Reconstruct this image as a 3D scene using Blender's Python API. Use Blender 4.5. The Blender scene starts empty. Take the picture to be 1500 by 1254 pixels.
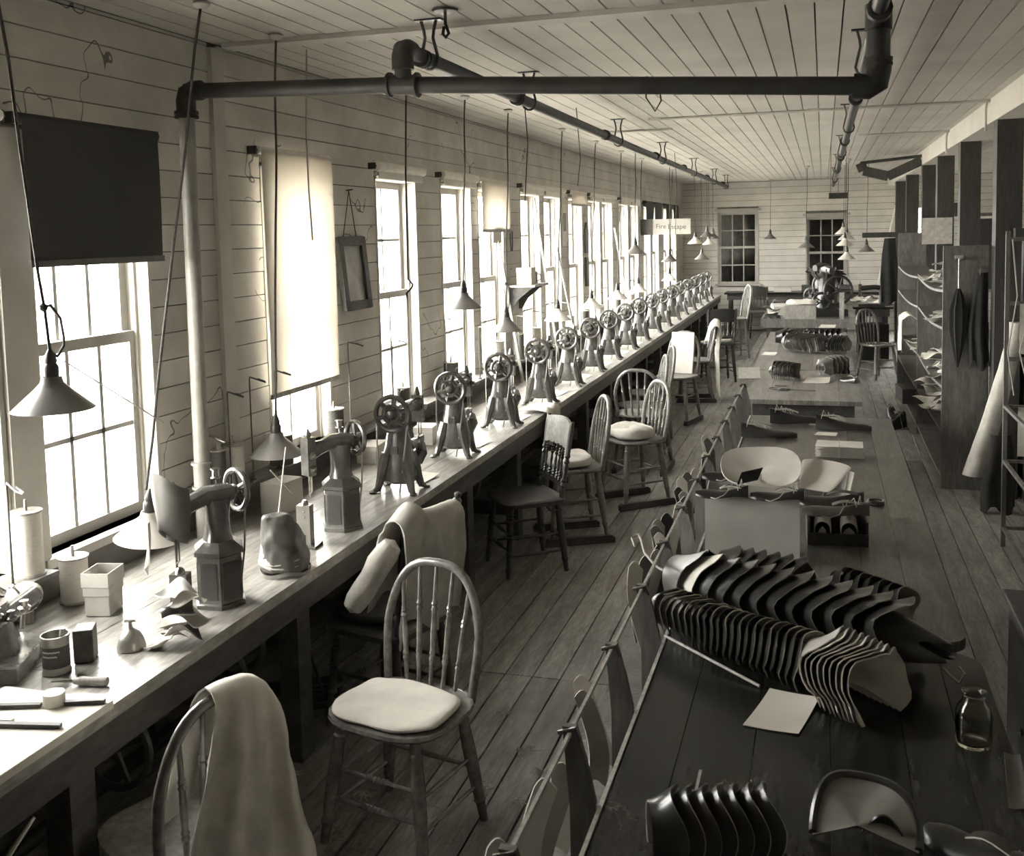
import bpy, bmesh, math, random
from mathutils import Vector, Matrix, Euler
from mathutils.bvhtree import BVHTree
random.seed(7)
S = bpy.context.scene
COL = S.collection
PI = math.pi
# ------------------------------------------------------------------ camera
F = 1500.0
cam_d = bpy.data.cameras.new('camera'); cam = bpy.data.objects.new('camera', cam_d); COL.objects.link(cam)
right = Vector((0.9571, 0.2897, -0.0237)); up = Vector((-0.0021, 0.0884, 0.9961)); back = -Vector((-0.2906, 0.9533, -0.0852))
right = (right - back*right.dot(back)).normalized(); up = back.cross(right).normalized()
cam.matrix_world = Matrix(((right.x, up.x, back.x, 0), (right.y, up.y, back.y, 0), (right.z, up.z, back.z, 2.06), (0, 0, 0, 1)))
cam_d.sensor_fit = 'HORIZONTAL'; cam_d.sensor_width = 36.0; cam_d.lens = 36.0*F/1500
cam_d.shift_x = 0.0; cam_d.shift_y = -(627-470)/1500.0
cam_d.clip_start = 0.05; cam_d.clip_end = 300
cam_d.dof.use_dof = True; cam_d.dof.focus_distance = 6.5; cam_d.dof.aperture_fstop = 9.0
S.camera = cam
# ------------------------------------------------------------------ daylight
w = bpy.data.worlds.new('overcast_sky'); S.world = w; w.use_nodes = True
bg = w.node_tree.nodes['Background']; bg.inputs[0].default_value = (1.0, 0.99, 0.955, 1); bg.inputs[1].default_value = 9.0
S.view_settings.view_transform = 'Standard'; S.view_settings.look = 'None'
S.view_settings.gamma = 1.0; S.view_settings.use_curve_mapping = False
S.view_settings.exposure = 2.25
S.cycles.max_bounces = 10; S.cycles.diffuse_bounces = 7; S.cycles.transparent_max_bounces = 16
S.cycles.sample_clamp_indirect = 6.0

def portal(name, loc, sx, sz, ry):
    l = bpy.data.lights.new(name, 'AREA'); l.shape = 'RECTANGLE'; l.size = sx; l.size_y = sz
    l.cycles.is_portal = True
    o = bpy.data.objects.new(name, l); COL.objects.link(o); o.location = loc; o.rotation_euler = ry
    return o
# ------------------------------------------------------------------ materials
def T(g): return (g, g*0.953, g*0.865, 1)
MATS = {}
def nn(nt, t, **kw):
    n = nt.nodes.new(t)
    for k, v in kw.items(): setattr(n, k, v)
    return n
def mat(name, g, rough=0.6, kind='plain', metal=0.0, var=0.25, scale=6.0, stretch=(1, 1, 1), bump=0.0, spec=0.5, world=True, coat=0.0, rnd=0.0, cracks=0.0, g2=None, crack_tone=.05, crack_scale=1.5, crack_w=.003, crack_keep=.55):
    """procedural grey material: noise tone variation, optional grain, per-object tone, cracks, bump"""
    m = bpy.data.materials.new(name); m.use_nodes = True; nt = m.node_tree
    b = nt.nodes['Principled BSDF']; L = nt.links.new
    b.inputs['Roughness'].default_value = rough; b.inputs['Metallic'].default_value = metal
    b.inputs['Specular IOR Level'].default_value = spec; b.inputs['Coat Weight'].default_value = coat
    if world: src = nn(nt, 'ShaderNodeNewGeometry').outputs['Position']
    else: src = nn(nt, 'ShaderNodeTexCoord').outputs['Object']
    mp = nn(nt, 'ShaderNodeMapping'); mp.inputs['Scale'].default_value = stretch; L(src, mp.inputs[0])
    n1 = nn(nt, 'ShaderNodeTexNoise'); n1.inputs['Scale'].default_value = scale; n1.inputs['Detail'].default_value = 6; n1.inputs['Roughness'].default_value = 0.62
    L(mp.outputs[0], n1.inputs[0])
    r = nn(nt, 'ShaderNodeValToRGB'); r.color_ramp.elements[0].position = 0.3; r.color_ramp.elements[1].position = 0.72
    lo, hi = (g*(1-var), g*(1+var)) if g2 is None else (g, g2)
    r.color_ramp.elements[0].color = T(lo); r.color_ramp.elements[1].color = T(hi); L(n1.outputs[0], r.inputs[0])
    col = r.outputs[0]
    if rnd > 0:
        oi = nn(nt, 'ShaderNodeObjectInfo'); mr = nn(nt, 'ShaderNodeMapRange'); mr.inputs['To Min'].default_value = 1-rnd; mr.inputs['To Max'].default_value = 1+rnd
        L(oi.outputs['Random'], mr.inputs[0])
        mx = nn(nt, 'ShaderNodeMix', data_type='RGBA', blend_type='MULTIPLY'); mx.inputs[0].default_value = 1
        L(col, mx.inputs[6]); cc = nn(nt, 'ShaderNodeCombineColor')
        for i in range(3): L(mr.outputs[0], cc.inputs[i])
        L(cc.outputs[0], mx.inputs[7]); col = mx.outputs[2]
    if kind == 'grain':
        n2 = nn(nt, 'ShaderNodeTexNoise'); n2.inputs['Scale'].default_value = scale*5; n2.inputs['Detail'].default_value = 4; L(mp.outputs[0], n2.inputs[0])
        r2 = nn(nt, 'ShaderNodeValToRGB'); r2.color_ramp.elements[0].position = 0.35; r2.color_ramp.elements[1].position = 0.65
        r2.color_ramp.elements[0].color = (.62, .62, .62, 1); r2.color_ramp.elements[1].color = (1.1, 1.1, 1.1, 1); L(n2.outputs[0], r2.inputs[0])
        mx = nn(nt, 'ShaderNodeMix', data_type='RGBA', blend_type='MULTIPLY'); mx.inputs[0].default_value = .75
        L(col, mx.inputs[6]); L(r2.outputs[0], mx.inputs[7]); col = mx.outputs[2]
    if cracks > 0:   # peeling-paint squiggles: thin iso-lines of a noise, kept only in patches
        n3 = nn(nt, 'ShaderNodeTexNoise'); n3.inputs['Scale'].default_value = crack_scale; n3.inputs['Detail'].default_value = 3.5; n3.inputs['Roughness'].default_value = .55; L(src, n3.inputs[0])
        a = nn(nt, 'ShaderNodeMath', operation='SUBTRACT'); a.inputs[1].default_value = .5; L(n3.outputs[0], a.inputs[0])
        ab = nn(nt, 'ShaderNodeMath', operation='ABSOLUTE'); L(a.outputs[0], ab.inputs[0])
        lt = nn(nt, 'ShaderNodeMath', operation='LESS_THAN'); lt.inputs[1].default_value = crack_w; L(ab.outputs[0], lt.inputs[0])
        n4 = nn(nt, 'ShaderNodeTexNoise'); n4.inputs['Scale'].default_value = 1.1; L(src, n4.inputs[0])
        gt = nn(nt, 'ShaderNodeMath', operation='GREATER_THAN'); gt.inputs[1].default_value = crack_keep; L(n4.outputs[0], gt.inputs[0])
        mu = nn(nt, 'ShaderNodeMath', operation='MULTIPLY'); L(lt.outputs[0], mu.inputs[0]); L(gt.outputs[0], mu.inputs[1])
        m2 = nn(nt, 'ShaderNodeMath', operation='MULTIPLY'); m2.inputs[1].default_value = cracks; L(mu.outputs[0], m2.inputs[0])
        mx = nn(nt, 'ShaderNodeMix', data_type='RGBA'); L(m2.outputs[0], mx.inputs[0]); L(col, mx.inputs[6]); mx.inputs[7].default_value = T(crack_tone); col = mx.outputs[2]
    L(col, b.inputs['Base Color'])
    if bump > 0:
        bp = nn(nt, 'ShaderNodeBump'); bp.inputs['Strength'].default_value = bump; bp.inputs['Distance'].default_value = .01
        L(n1.outputs[0], bp.inputs['Height']); L(bp.outputs[0], b.inputs['Normal'])
    MATS[name] = m; return m
mat('wall_paint', .54, .75, var=.22, scale=2.2, rnd=.06, cracks=.8, bump=.06)
mat('far_paint', .54, .75, var=.15, scale=2.0, rnd=.08)
mat('ceiling_paint', .50, .7, var=.14, scale=1.6, rnd=.05)
mat('bare_wood', .17, .85, 'grain', var=.3, scale=4, stretch=(3, 1, 1))
mat('trim_paint', .50, .6, var=.12, scale=4)
mat('sash_paint', .34, .6, var=.15, scale=5)
mat('sash_dark', .12, .6, var=.2, scale=5)
mat('floor_wood', .25, .5, 'grain', var=.42, scale=2.6, stretch=(7, 1, 1), rnd=.22, bump=.15, cracks=.5, crack_tone=.05, crack_scale=5, crack_w=.006, crack_keep=.56)
mat('table_dark', .024, .27, 'grain', var=.6, scale=3.0, stretch=(7, 1, 1), rnd=.25, bump=.04, spec=.25, cracks=.6, crack_tone=.12, crack_scale=9, crack_w=.006, crack_keep=.57)
mat('table_mid', .12, .30, 'grain', var=.5, scale=3.0, stretch=(6, 1, 1), rnd=.2, bump=.05, cracks=.4, crack_tone=.03, crack_scale=7, crack_w=.006, crack_keep=.56)
mat('table_pale', .22, .38, 'grain', var=.35, scale=3.0, stretch=(6, 1, 1), rnd=.15, bump=.06)
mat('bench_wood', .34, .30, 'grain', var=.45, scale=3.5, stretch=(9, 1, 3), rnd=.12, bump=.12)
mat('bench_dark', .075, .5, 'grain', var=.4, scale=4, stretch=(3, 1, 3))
mat('shelf_wood', .15, .55, 'grain', var=.35, scale=4, stretch=(3, 3, .6), rnd=.15)
mat('post_wood', .055, .6, 'grain', var=.35, scale=4, stretch=(4, 4, .5))
mat('pale_wood', .38, .55, 'grain', var=.25, scale=5, stretch=(3, 3, 1))
mat('chair_wood', .20, .22, 'grain', var=.3, scale=8, world=False, spec=.7, coat=.3)
mat('chair_dark', .055, .3, 'grain', var=.35, scale=8, world=False, spec=.6)
mat('chair_honey', .24, .3, 'grain', var=.25, scale=8, world=False, spec=.6)
mat('iron_dark', .04, .38, metal=0.0, var=.3, scale=12, world=False, spec=.7)
mat('iron_pipe', .03, .5, var=.4, scale=10, spec=.5)
mat('pipe_paint', .26, .45, var=.25, scale=9)
mat('machine_iron', .10, .24, var=.4, scale=14, world=False, spec=.8, coat=.3)
mat('steel', .45, .25, metal=1.0, var=.2, scale=15, world=False)
mat('shade_enamel', .16, .35, var=.15, scale=8, world=False)
mat('shade_white', .62, .4, var=.08, scale=8, world=False)
mat('cord', .07, .8, var=.6, scale=90, world=False)
mat('string', .42, .8, var=.1)
mat('cloth_white', .72, .9, var=.12, scale=9, world=False, bump=.25)
mat('cloth_grey', .5, .9, var=.25, scale=7, world=False, bump=.3)
mat('cloth_soiled', .72, .9, var=.3, scale=5, world=False, bump=.35)
mat('cloth_dark', .02, .9, var=.4, scale=7, world=False)
mat('leather_black', .02, .28, var=.3, scale=9, world=False, spec=.6)
mat('leather_grey', .10, .4, var=.3, scale=9, world=False)
mat('leather_tan', .28, .5, var=.2, scale=9, world=False)
mat('lining', .62, .8, var=.1, scale=9, world=False)
mat('paper', .66, .8, var=.06, scale=5, world=False)
mat('cardboard', .42, .8, var=.14, scale=5, world=False)
mat('cardboard_pale', .5, .8, var=.12, scale=5, world=False)
mat('tin', .35, .35, metal=.6, var=.25, scale=8, world=False)
mat('tin_label', .06, .6, var=.3, scale=8, world=False)
mat('thread_white', .6, .8, var=.1, scale=30, stretch=(1, 1, 8), world=False)
mat('thread_dark', .10, .7, var=.3, scale=30, stretch=(1, 1, 8), world=False)
mat('shade_cloth_dark', .035, .7, var=.1, scale=4)
mat('ground_out', .55, .9, var=.2, scale=.4)
def special(name, fn):
    m = bpy.data.materials.new(name); m.use_nodes = True; nt = m.node_tree
    for n in list(nt.nodes): nt.nodes.remove(n)
    out = nn(nt, 'ShaderNodeOutputMaterial'); nt.links.new(fn(nt), out.inputs[0]); MATS[name] = m
def f_pane(nt):
    t = nn(nt, 'ShaderNodeBsdfTransparent'); t.inputs[0].default_value = (.95, .95, .94, 1)
    g = nn(nt, 'ShaderNodeBsdfGlossy'); g.inputs['Roughness'].default_value = .03
    mx = nn(nt, 'ShaderNodeMixShader'); mx.inputs[0].default_value = .04; nt.links.new(t.outputs[0], mx.inputs[1]); nt.links.new(g.outputs[0], mx.inputs[2]); return mx.outputs[0]
special('pane_glass', f_pane)
def f_translucent(c):
    def f(nt):
        t = nn(nt, 'ShaderNodeBsdfTranslucent'); t.inputs[0].default_value = T(c)
        d = nn(nt, 'ShaderNodeBsdfDiffuse'); d.inputs[0].default_value = T(.7)
        n1 = nn(nt, 'ShaderNodeTexNoise'); n1.inputs['Scale'].default_value = 3
        mx = nn(nt, 'ShaderNodeMixShader'); mx.inputs[0].default_value = .45; nt.links.new(t.outputs[0], mx.inputs[1]); nt.links.new(d.outputs[0], mx.inputs[2]); return mx.outputs[0]
    return f
special('blind_white', f_translucent(.55))
def f_glass(nt):
    g = nn(nt, 'ShaderNodeBsdfGlass'); g.inputs['IOR'].default_value = 1.45; g.inputs['Roughness'].default_value = .02; g.inputs[0].default_value = (.9, .9, .87, 1); return g.outputs[0]
special('bottle_glass', f_glass)
# ------------------------------------------------------------------ mesh helpers
class MB:
    def __init__(s): s.v = []; s.f = []; s.m = []; s.mi = 0; s.X = None
    def add(s, vs, fs):
        o = len(s.v)
        if s.X is not None: vs = [s.X @ Vector(p) for p in vs]
        s.v += [tuple(p) for p in vs]; s.f += [tuple(i+o for i in f) for f in fs]; s.m += [s.mi]*len(fs); return s
    def box(s, x0, x1, y0, y1, z0, z1, M=None):
        vs = [Vector(p) for p in ((x0,y0,z0),(x1,y0,z0),(x1,y1,z0),(x0,y1,z0),(x0,y0,z1),(x1,y0,z1),(x1,y1,z1),(x0,y1,z1))]
        if M is not None: vs = [M @ p for p in vs]
        return s.add(vs, [(0,3,2,1),(4,5,6,7),(0,1,5,4),(1,2,6,5),(2,3,7,6),(3,0,4,7)])
    def bar(s, a, b, w, h, upv=(0,0,1)):
        a = Vector(a); b = Vector(b); d = (b-a); L = d.length; d.normalize(); u = Vector(upv)
        if abs(d.dot(u)) > .98: u = Vector((0,1,0))
        x = d.cross(u).normalized(); u = x.cross(d)
        M = Matrix(((x.x,d.x,u.x,a.x),(x.y,d.y,u.y,a.y),(x.z,d.z,u.z,a.z),(0,0,0,1)))
        return s.box(-w/2, w/2, 0, L, -h/2, h/2, M)
    def tube(s, pts, r, n=8, closed=False, caps=True):
        pts = [Vector(p) for p in pts]; N = len(pts)
        rr = r if isinstance(r, (list, tuple)) else [r]*N
        tg = []
        for i in range(N):
            a = pts[(i-1) % N] if (closed or i > 0) else pts[i]; b = pts[(i+1) % N] if (closed or i < N-1) else pts[i]
            t = (b-a); tg.append(t.normalized() if t.length > 1e-9 else Vector((0,0,1)))
        ref = Vector((0,0,1)) if abs(tg[0].z) < .9 else Vector((1,0,0))
        u = tg[0].cross(ref).normalized(); vs = []
        for i in range(N):
            u = (u - tg[i]*u.dot(tg[i]))
            if u.length < 1e-6: u = tg[i].cross(Vector((.3,.5,.8)))
            u.normalize(); q = tg[i].cross(u)
            for k in range(n):
                a = 2*PI*k/n; vs.append(pts[i] + (u*math.cos(a) + q*math.sin(a))*rr[i])
        fs = []
        for i in range(N if closed else N-1):
            j = (i+1) % N
            for k in range(n):
                l = (k+1) % n; fs.append((i*n+k, i*n+l, j*n+l, j*n+k))
        if caps and not closed:
            fs.append(tuple(range(n-1, -1, -1))); fs.append(tuple((N-1)*n+k for k in range(n)))
        return s.add(vs, fs)
    def lathe(s, prof, n=16, M=None, cap=True):
        vs = []; fs = []
        for (r, z) in prof:
            for k in range(n):
                a = 2*PI*k/n; p = Vector((r*math.cos(a), r*math.sin(a), z)); vs.append(M @ p if M is not None else p)
        for i in range(len(prof)-1):
            for k in range(n):
                l = (k+1) % n; fs.append((i*n+k, i*n+l, (i+1)*n+l, (i+1)*n+k))
        if cap:
            if prof[0][0] > 1e-5: fs.append(tuple(range(n-1, -1, -1)))
            if prof[-1][0] > 1e-5: fs.append(tuple((len(prof)-1)*n+k for k in range(n)))
        return s.add(vs, fs)
    def prism(s, poly, a, b, M=None):          # polygon in local XY extruded z=a..b
        n = len(poly); vs = [Vector((x, y, a)) for x, y in poly] + [Vector((x, y, b)) for x, y in poly]
        if M is not None: vs = [M @ p for p in vs]
        return s.add(vs, [tuple(range(n-1, -1, -1)), tuple(range(n, 2*n))] + [(i, (i+1) % n, n+(i+1) % n, n+i) for i in range(n)])
    def loft(s, rings, caps=True):
        n = len(rings[0]); vs = [p for r in rings for p in r]; fs = []
        for i in range(len(rings)-1):
            for k in range(n):
                l = (k+1) % n; fs.append((i*n+k, i*n+l, (i+1)*n+l, (i+1)*n+k))
        if caps: fs.append(tuple(range(n-1, -1, -1))); fs.append(tuple((len(rings)-1)*n+k for k in range(n)))
        return s.add(vs, fs)
    def sheet(s, fn, nu, nv, th=0.003, lining=None):   # fn(u,v)->Vector ; thick sheet, optional second material on its inner side
        P = [[Vector(fn(i/nu, j/nv)) for j in range(nv+1)] for i in range(nu+1)]
        Q = []
        for i in range(nu+1):
            row = []
            for j in range(nv+1):
                du = P[min(i+1,nu)][j]-P[max(i-1,0)][j]; dv = P[i][min(j+1,nv)]-P[i][max(j-1,0)]
                nrm = du.cross(dv); nrm = nrm.normalized() if nrm.length > 1e-12 else Vector((0,0,1)); row.append(P[i][j]-nrm*th)
            Q.append(row)
        W = nv+1; A = [p for r in P for p in r]; B = [p for r in Q for p in r]; o = len(A); ft = []; fb = []; fe = []
        for i in range(nu):
            for j in range(nv):
                a, b, c, d = i*W+j, (i+1)*W+j, (i+1)*W+j+1, i*W+j+1; ft.append((a,b,c,d)); fb.append((o+d,o+c,o+b,o+a))
        for i in range(nu):
            a, b = i*W, (i+1)*W; fe.append((a, o+a, o+b, b)); a, b = i*W+nv, (i+1)*W+nv; fe.append((b, o+b, o+a, a))
        for j in range(nv):
            a, b = j, j+1; fe.append((b, o+b, o+a, a)); a, b = nu*W+j, nu*W+j+1; fe.append((a, o+a, o+b, b))
        k0 = len(s.f); s.add(A+B, ft+fb+fe)
        if lining is not None:
            for q in range(k0+len(ft), len(s.f)): s.m[q] = lining
        return s
    def build(s, name, mats, parent=None, smooth=True, ang=0.7):
        me = bpy.data.meshes.new(name); me.from_pydata(s.v, [], s.f)
        for m in (mats if isinstance(mats, (list, tuple)) else [mats]): me.materials.append(MATS[m])
        if len(me.materials) > 1: me.polygons.foreach_set('material_index', s.m)
        bm = bmesh.new(); bm.from_mesh(me); bmesh.ops.recalc_face_normals(bm, faces=bm.faces[:]); bm.to_mesh(me); bm.free()
        if smooth:
            me.polygons.foreach_set('use_smooth', [True]*len(me.polygons)); me.set_sharp_from_angle(angle=ang)
        me.update()
        o = bpy.data.objects.new(name, me); COL.objects.link(o)
        if parent is not None: o.parent = parent
        return o
def tag(o, label=None, cat=None, group=None, kind=None):
    if label: o['label'] = label
    if cat: o['category'] = cat
    if group: o['group'] = group
    if kind: o['kind'] = kind
    return o
def thing(name, label, cat, loc=(0,0,0), rz=0, group=None):
    o = bpy.data.objects.new(name, None); COL.objects.link(o); o.location = loc; o.rotation_euler = (0, 0, rz)
    o.empty_display_size = .05
    return tag(o, label, cat, group)
def dup(root, loc=None, rz=None, label=None, group=None):
    r = root.copy(); COL.objects.link(r)
    if loc is not None: r.location = loc
    if rz is not None: r.rotation_euler = (0, 0, rz)
    if label: r['label'] = label
    if group: r['group'] = group
    for ch in list(root.children):
        c = ch.copy(); COL.objects.link(c); c.parent = r
        for g in ch.children:
            d = g.copy(); COL.objects.link(d); d.parent = c
    return r
_unit = {}
def piece(name, mname, parent, x0, x1, y0, y1, z0, z1):    # a board or plank: shared chamfered unit box, scaled
    if mname not in _unit:
        me = bpy.data.meshes.new('board_'+mname); bm = bmesh.new(); bmesh.ops.create_cube(bm, size=1); bm.to_mesh(me); bm.free()
        me.materials.append(MATS[mname]); _unit[mname] = me
    o = bpy.data.objects.new(name, _unit[mname]); COL.objects.link(o)
    o.location = ((x0+x1)/2, (y0+y1)/2, (z0+z1)/2); o.scale = (x1-x0, y1-y0, z1-z0); o.parent = parent
    return o
def bevel(o, wd=.004, seg=2):
    m = o.modifiers.new('bevel', 'BEVEL'); m.width = wd; m.segments = seg; m.limit_method = 'ANGLE'; return o
def rumple(o, size=.12, strength=.03, sub=1):
    if sub: m = o.modifiers.new('sub', 'SUBSURF'); m.levels = sub; m.render_levels = sub
    tx = bpy.data.textures.new('folds', 'CLOUDS'); tx.noise_scale = size; tx.noise_depth = 3
    m = o.modifiers.new('folds', 'DISPLACE'); m.texture = tx; m.strength = strength; m.mid_level = .5; m.texture_coords = 'LOCAL'; return o
def wtree(o, M=None):                        # surface of a thing in room coordinates, for resting loose pieces on each other
    V = []; Fc = []
    def walk(q, P):
        W = P @ q.matrix_basis
        if q.type == 'MESH':
            k = len(V); V.extend(W @ v.co for v in q.data.vertices); Fc.extend([i+k for i in p.vertices] for p in q.data.polygons)
        for c in q.children: walk(c, W)
    walk(o, Matrix()); return BVHTree.FromPolygons(V, Fc)
def settle(o, placed, zmin, step=.003):       # lower a loose piece until it lies on what is below it
    B = o.matrix_basis; o.location.z += zmin+.001-min((B @ v.co).z for v in o.data.vertices)
    for _ in range(200):
        t = wtree(o)
        if not any(t.overlap(q) for q in placed): break
        o.location.z += step
    placed.append(t); return o
def turned(mb, a, b, prof, n=8, L=None):     # lathe-turned stick between two points; prof = [(t, r)]
    a = Vector(a); b = Vector(b); mb.tube([a.lerp(b, t) for t, r in prof], [r for t, r in prof], n)
# ================================================================== THE ROOM
XL, XR, YB, YF, ZC = -2.75, 4.2, -2.2, 21.2, 2.98
ground = MB().box(-60, 60, -60, 80, -1.3, -1.2).build('ground', 'ground_out', smooth=False); ground['kind'] = 'structure'
# floor of boards
fl = MB().box(XL-.15, XR+.15, YB-.15, YF+.15, -.12, -.022).build('floor', 'bare_wood', smooth=False); fl['kind'] = 'structure'
pw = .1325; x = XL; k = 0
cuts0 = [YB, 4.43, 10.2, 15.8, YF]
while x < XR-.01:
    cs = [YB, 4.43] + ([9.3+random.uniform(-1.2,1.2), 15.0+random.uniform(-1.5,1.5)] if x < 1.4 else []) + [YF]
    for a, b in zip(cs[:-1], cs[1:]):
        g = .008 if b < 5 else .005
        o = piece('floor_board', 'floor_wood', fl, x+g/2, min(x+pw, XR)-g/2, a+.003, b-.003, -.022, random.uniform(-.003, .0))
    x += pw
# ceiling of narrow boards, with a cross batten where the two runs meet
ce = MB().box(XL-.15, XR+.15, YB-.15, YF+.15, ZC+.018, ZC+.12).build('ceiling', 'bare_wood', smooth=False); ce['kind'] = 'structure'
x = XL; cw = .118
while x < XR-.01:
    for a, b in ((YB, 4.34), (4.34, YF)):
        if x > 1.45 and a < 0: continue
        piece('ceiling_board', 'ceiling_paint', ce, x+.0035, min(x+cw, XR)-.0035, a, b, ZC, ZC+.018)
    x += cw
piece('ceiling_board', 'ceiling_paint', ce, 1.45, XR, YB, 4.34, ZC+.002, ZC+.018)
tb = piece('trim_1', 'trim_paint', None, XL+.05, 1.2, 4.29, 4.40, ZC-.022, ZC-.0005); tb['kind'] = 'structure'
# longitudinal beam over the posts
tr = piece('trim_2', 'ceiling_paint', None, 1.2, 1.42, YB, YF, 2.80, ZC-.0005); tr['kind'] = 'structure'
# ---------------------------------------------------------------- windows of the left wall
WINS = [(2.18,2.88),(3.04,3.74),(4.67,5.37),(6.07,6.77),(7.24,7.95),(8.11,8.82),(9.36,10.06),(10.21,10.92),(11.27,11.97),(12.29,12.99),(13.12,13.80),(14.28,14.98),(15.13,15.83),(16.31,17.01),(17.2,17.9),(18.47,19.17),(19.4,20.1)]
ZS, ZH = .90, 2.45
wl = MB()
ys = [YB-.15] + [y for w_ in WINS for y in w_] + [YF+.15]
for a, b in zip(ys[0::2], ys[1::2]): wl.box(XL-.15, XL-.016, a, b, ZS, ZH)
wl.box(XL-.15, XL-.016, YB-.15, YF+.15, -.1, ZS); wl.box(XL-.15, XL-.016, YB-.15, YF+.15, ZH, ZC+.1)
wlo = wl.build('wall_left', 'bare_wood', smooth=False); wlo['kind'] = 'structure'
bh = .1185; far = MB(); z = 0.0; row = 0
while z < ZC-.01:
    z1 = min(z+bh, ZC)
    if z1 <= ZS+.001 or z >= ZH-.001: segs = [(1.0, 4.25), (4.33, 9.0+.7*math.sin(row)), (9.0+.7*math.sin(row), 15.0+.9*math.sin(row*2)), (15.0+.9*math.sin(row*2), YF)]
    else:
        segs = [(max(a, 1.0), b) for a, b in zip(ys[0::2], ys[1::2]) if b > 1.0]
        q = []
        for a, b in segs:
            if a < 4.29 < b: q += [(a, 4.25), (4.33, b)]
            else: q.append((a, min(b, YF)))
        segs = q
    for a, b in segs:
        zz0, zz1 = z+.0025, z1-.0025
        if a < ZS and False: pass
        if a > 13.9 and b-a < 1.0: far.box(XL-.016, XL, a, b, zz0, zz1)
        else: piece('wall_board', 'wall_paint', wlo, XL-.016, XL+random.uniform(-.002,.001), a+.001, b-.001, zz0, zz1)
    z = z1; row += 1
fo = far.build('wall_boards', 'wall_paint', wlo, smooth=False); fo['kind'] = 'stuff'
piece('wall_board', 'wall_paint', wlo, XL-.016, XL, YB, 1.0, ZH, ZC); piece('wall_board', 'wall_paint', wlo, XL-.016, XL, YB, 1.0, 0, ZS)
piece('wall_board', 'wall_paint', wlo, XL-.016, XL, YB, 1.0, ZS, ZH)
t5_ = piece('trim_5', 'trim_paint', None, XL, XL+.02, 2.885, 3.035, .87, 2.47); t5_['kind'] = 'structure'
t3 = piece('trim_3', 'trim_paint', None, XL, XL+.022, 4.245, 4.345, 0.9, ZC-.024); t3['kind'] = 'structure'

def sash(parent, name, xp, y0, y1, z0, z1, nc, nr, mt, st=.045, mun=.02, th=.035, axis='x', panes=True, glass='pane_glass', single=False):
    """a sash in the plane x=xp (axis x) or y=xp (axis y): frame and muntins as one mesh, each light a pane of its own"""
    m = MB()
    def bx(a, b, c, d, t=th):
        if axis == 'x': m.box(xp-t/2, xp+t/2, a, b, c, d)
        else: m.box(a, b, xp-t/2, xp+t/2, c, d)
    bx(y0, y0+st, z0, z1); bx(y1-st, y1, z0, z1); bx(y0+st, y1-st, z0, z0+st); bx(y0+st, y1-st, z1-st, z1)
    iy0, iy1, iz0, iz1 = y0+st, y1-st, z0+st, z1-st
    for i in range(1, nc): yy = iy0+(iy1-iy0)*i/nc; bx(yy-mun/2, yy+mun/2, iz0, iz1, th*.7)
    for j in range(1, nr): zz = iz0+(iz1-iz0)*j/nr; bx(iy0, iy1, zz-mun/2, zz+mun/2, th*.7)
    so = m.build(name, mt, parent, smooth=False)
    if not panes: return so
    C, Rr = (1, 1) if single else (nc, nr)
    for i in range(C):
        for j in range(Rr):
            a0 = iy0+(iy1-iy0)*i/C; a1 = iy0+(iy1-iy0)*(i+1)/C; b0 = iz0+(iz1-iz0)*j/Rr; b1 = iz0+(iz1-iz0)*(j+1)/Rr
            if axis == 'x': piece('pane', glass, so, xp-.002, xp+.002, a0, a1, b0, b1)
            else: piece('pane', glass, so, a0, a1, xp-.002, xp+.002, b0, b1)
    return so
for i, (a, b) in enumerate(WINS):
    m = MB(); c = .03
    # jamb lining, sill and stop beads
    m.box(XL-.16, XL+.004, a, a+.022, ZS, ZH); m.box(XL-.16, XL+.004, b-.022, b, ZS, ZH)
    m.box(XL-.16, XL+.004, a, b, ZH-.022, ZH); m.box(XL-.18, XL+.03, a-.03, b+.03, ZS-.035, ZS)
    m.box(XL-.075, XL-.06, a+.022, a+.036, ZS, ZH); m.box(XL-.075, XL-.06, b-.036, b-.022, ZS, ZH)
    wo = m.build('window_%d' % (i+1), 'trim_paint', smooth=False); wo['kind'] = 'structure'
    nc = 3 if i == 1 else 2; zm = 1.66
    sash(wo, 'upper_sash', XL-.125, a+.024, b-.024, zm-.02, ZH-.024, nc, 2, 'sash_paint', single=(i < 1 or i > 7))
    sash(wo, 'lower_sash', XL-.088, a+.024, b-.024, ZS+.002, zm+.025, nc, 2, 'sash_paint', single=(i < 1 or i > 7))
    portal('window_left_offscreen' if i == 0 else 'window_daylight_portal', (XL-.19, (a+b)/2, (ZS+ZH)/2), ZH-ZS, b-a, (0, -PI/2, 0))
# ---------------------------------------------------------------- far wall with two windows
FW = [(-2.06, -1.24), (-.33, .46), (1.36, 2.16), (2.60, 3.25)]; FZ = [(.93, 2.40), (.80, 2.26), (.80, 2.43), (.80, 2.12)]
m = MB()
fx = [XL-.15] + [x_ for w_ in FW for x_ in w_] + [XR+.15]
for a, b in zip(fx[0::2], fx[1::2]): m.box(a, b, YF+.016, YF+.16, -.1, ZC+.1)
for (a, b), (z0, z1) in zip(FW, FZ): m.box(a, b, YF+.016, YF+.16, -.1, z0); m.box(a, b, YF+.016, YF+.16, z1, ZC+.1)
wf = m.build('wall_far', 'bare_wood', smooth=False); wf['kind'] = 'structure'
z = 0.0
while z < ZC-.01:
    z1 = min(z+.124, ZC); q = [XL]
    for (a, b), (c, d) in zip(FW, FZ):
        if z1 > c+.001 and z < d-.001: q += [a, b]
    q.append(XR)
    for a, b in zip(q[0::2], q[1::2]): piece('wall_board', 'far_paint', wf, a, b, YF, YF+.016, z+.004, z1-.004)
    z = z1
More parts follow.
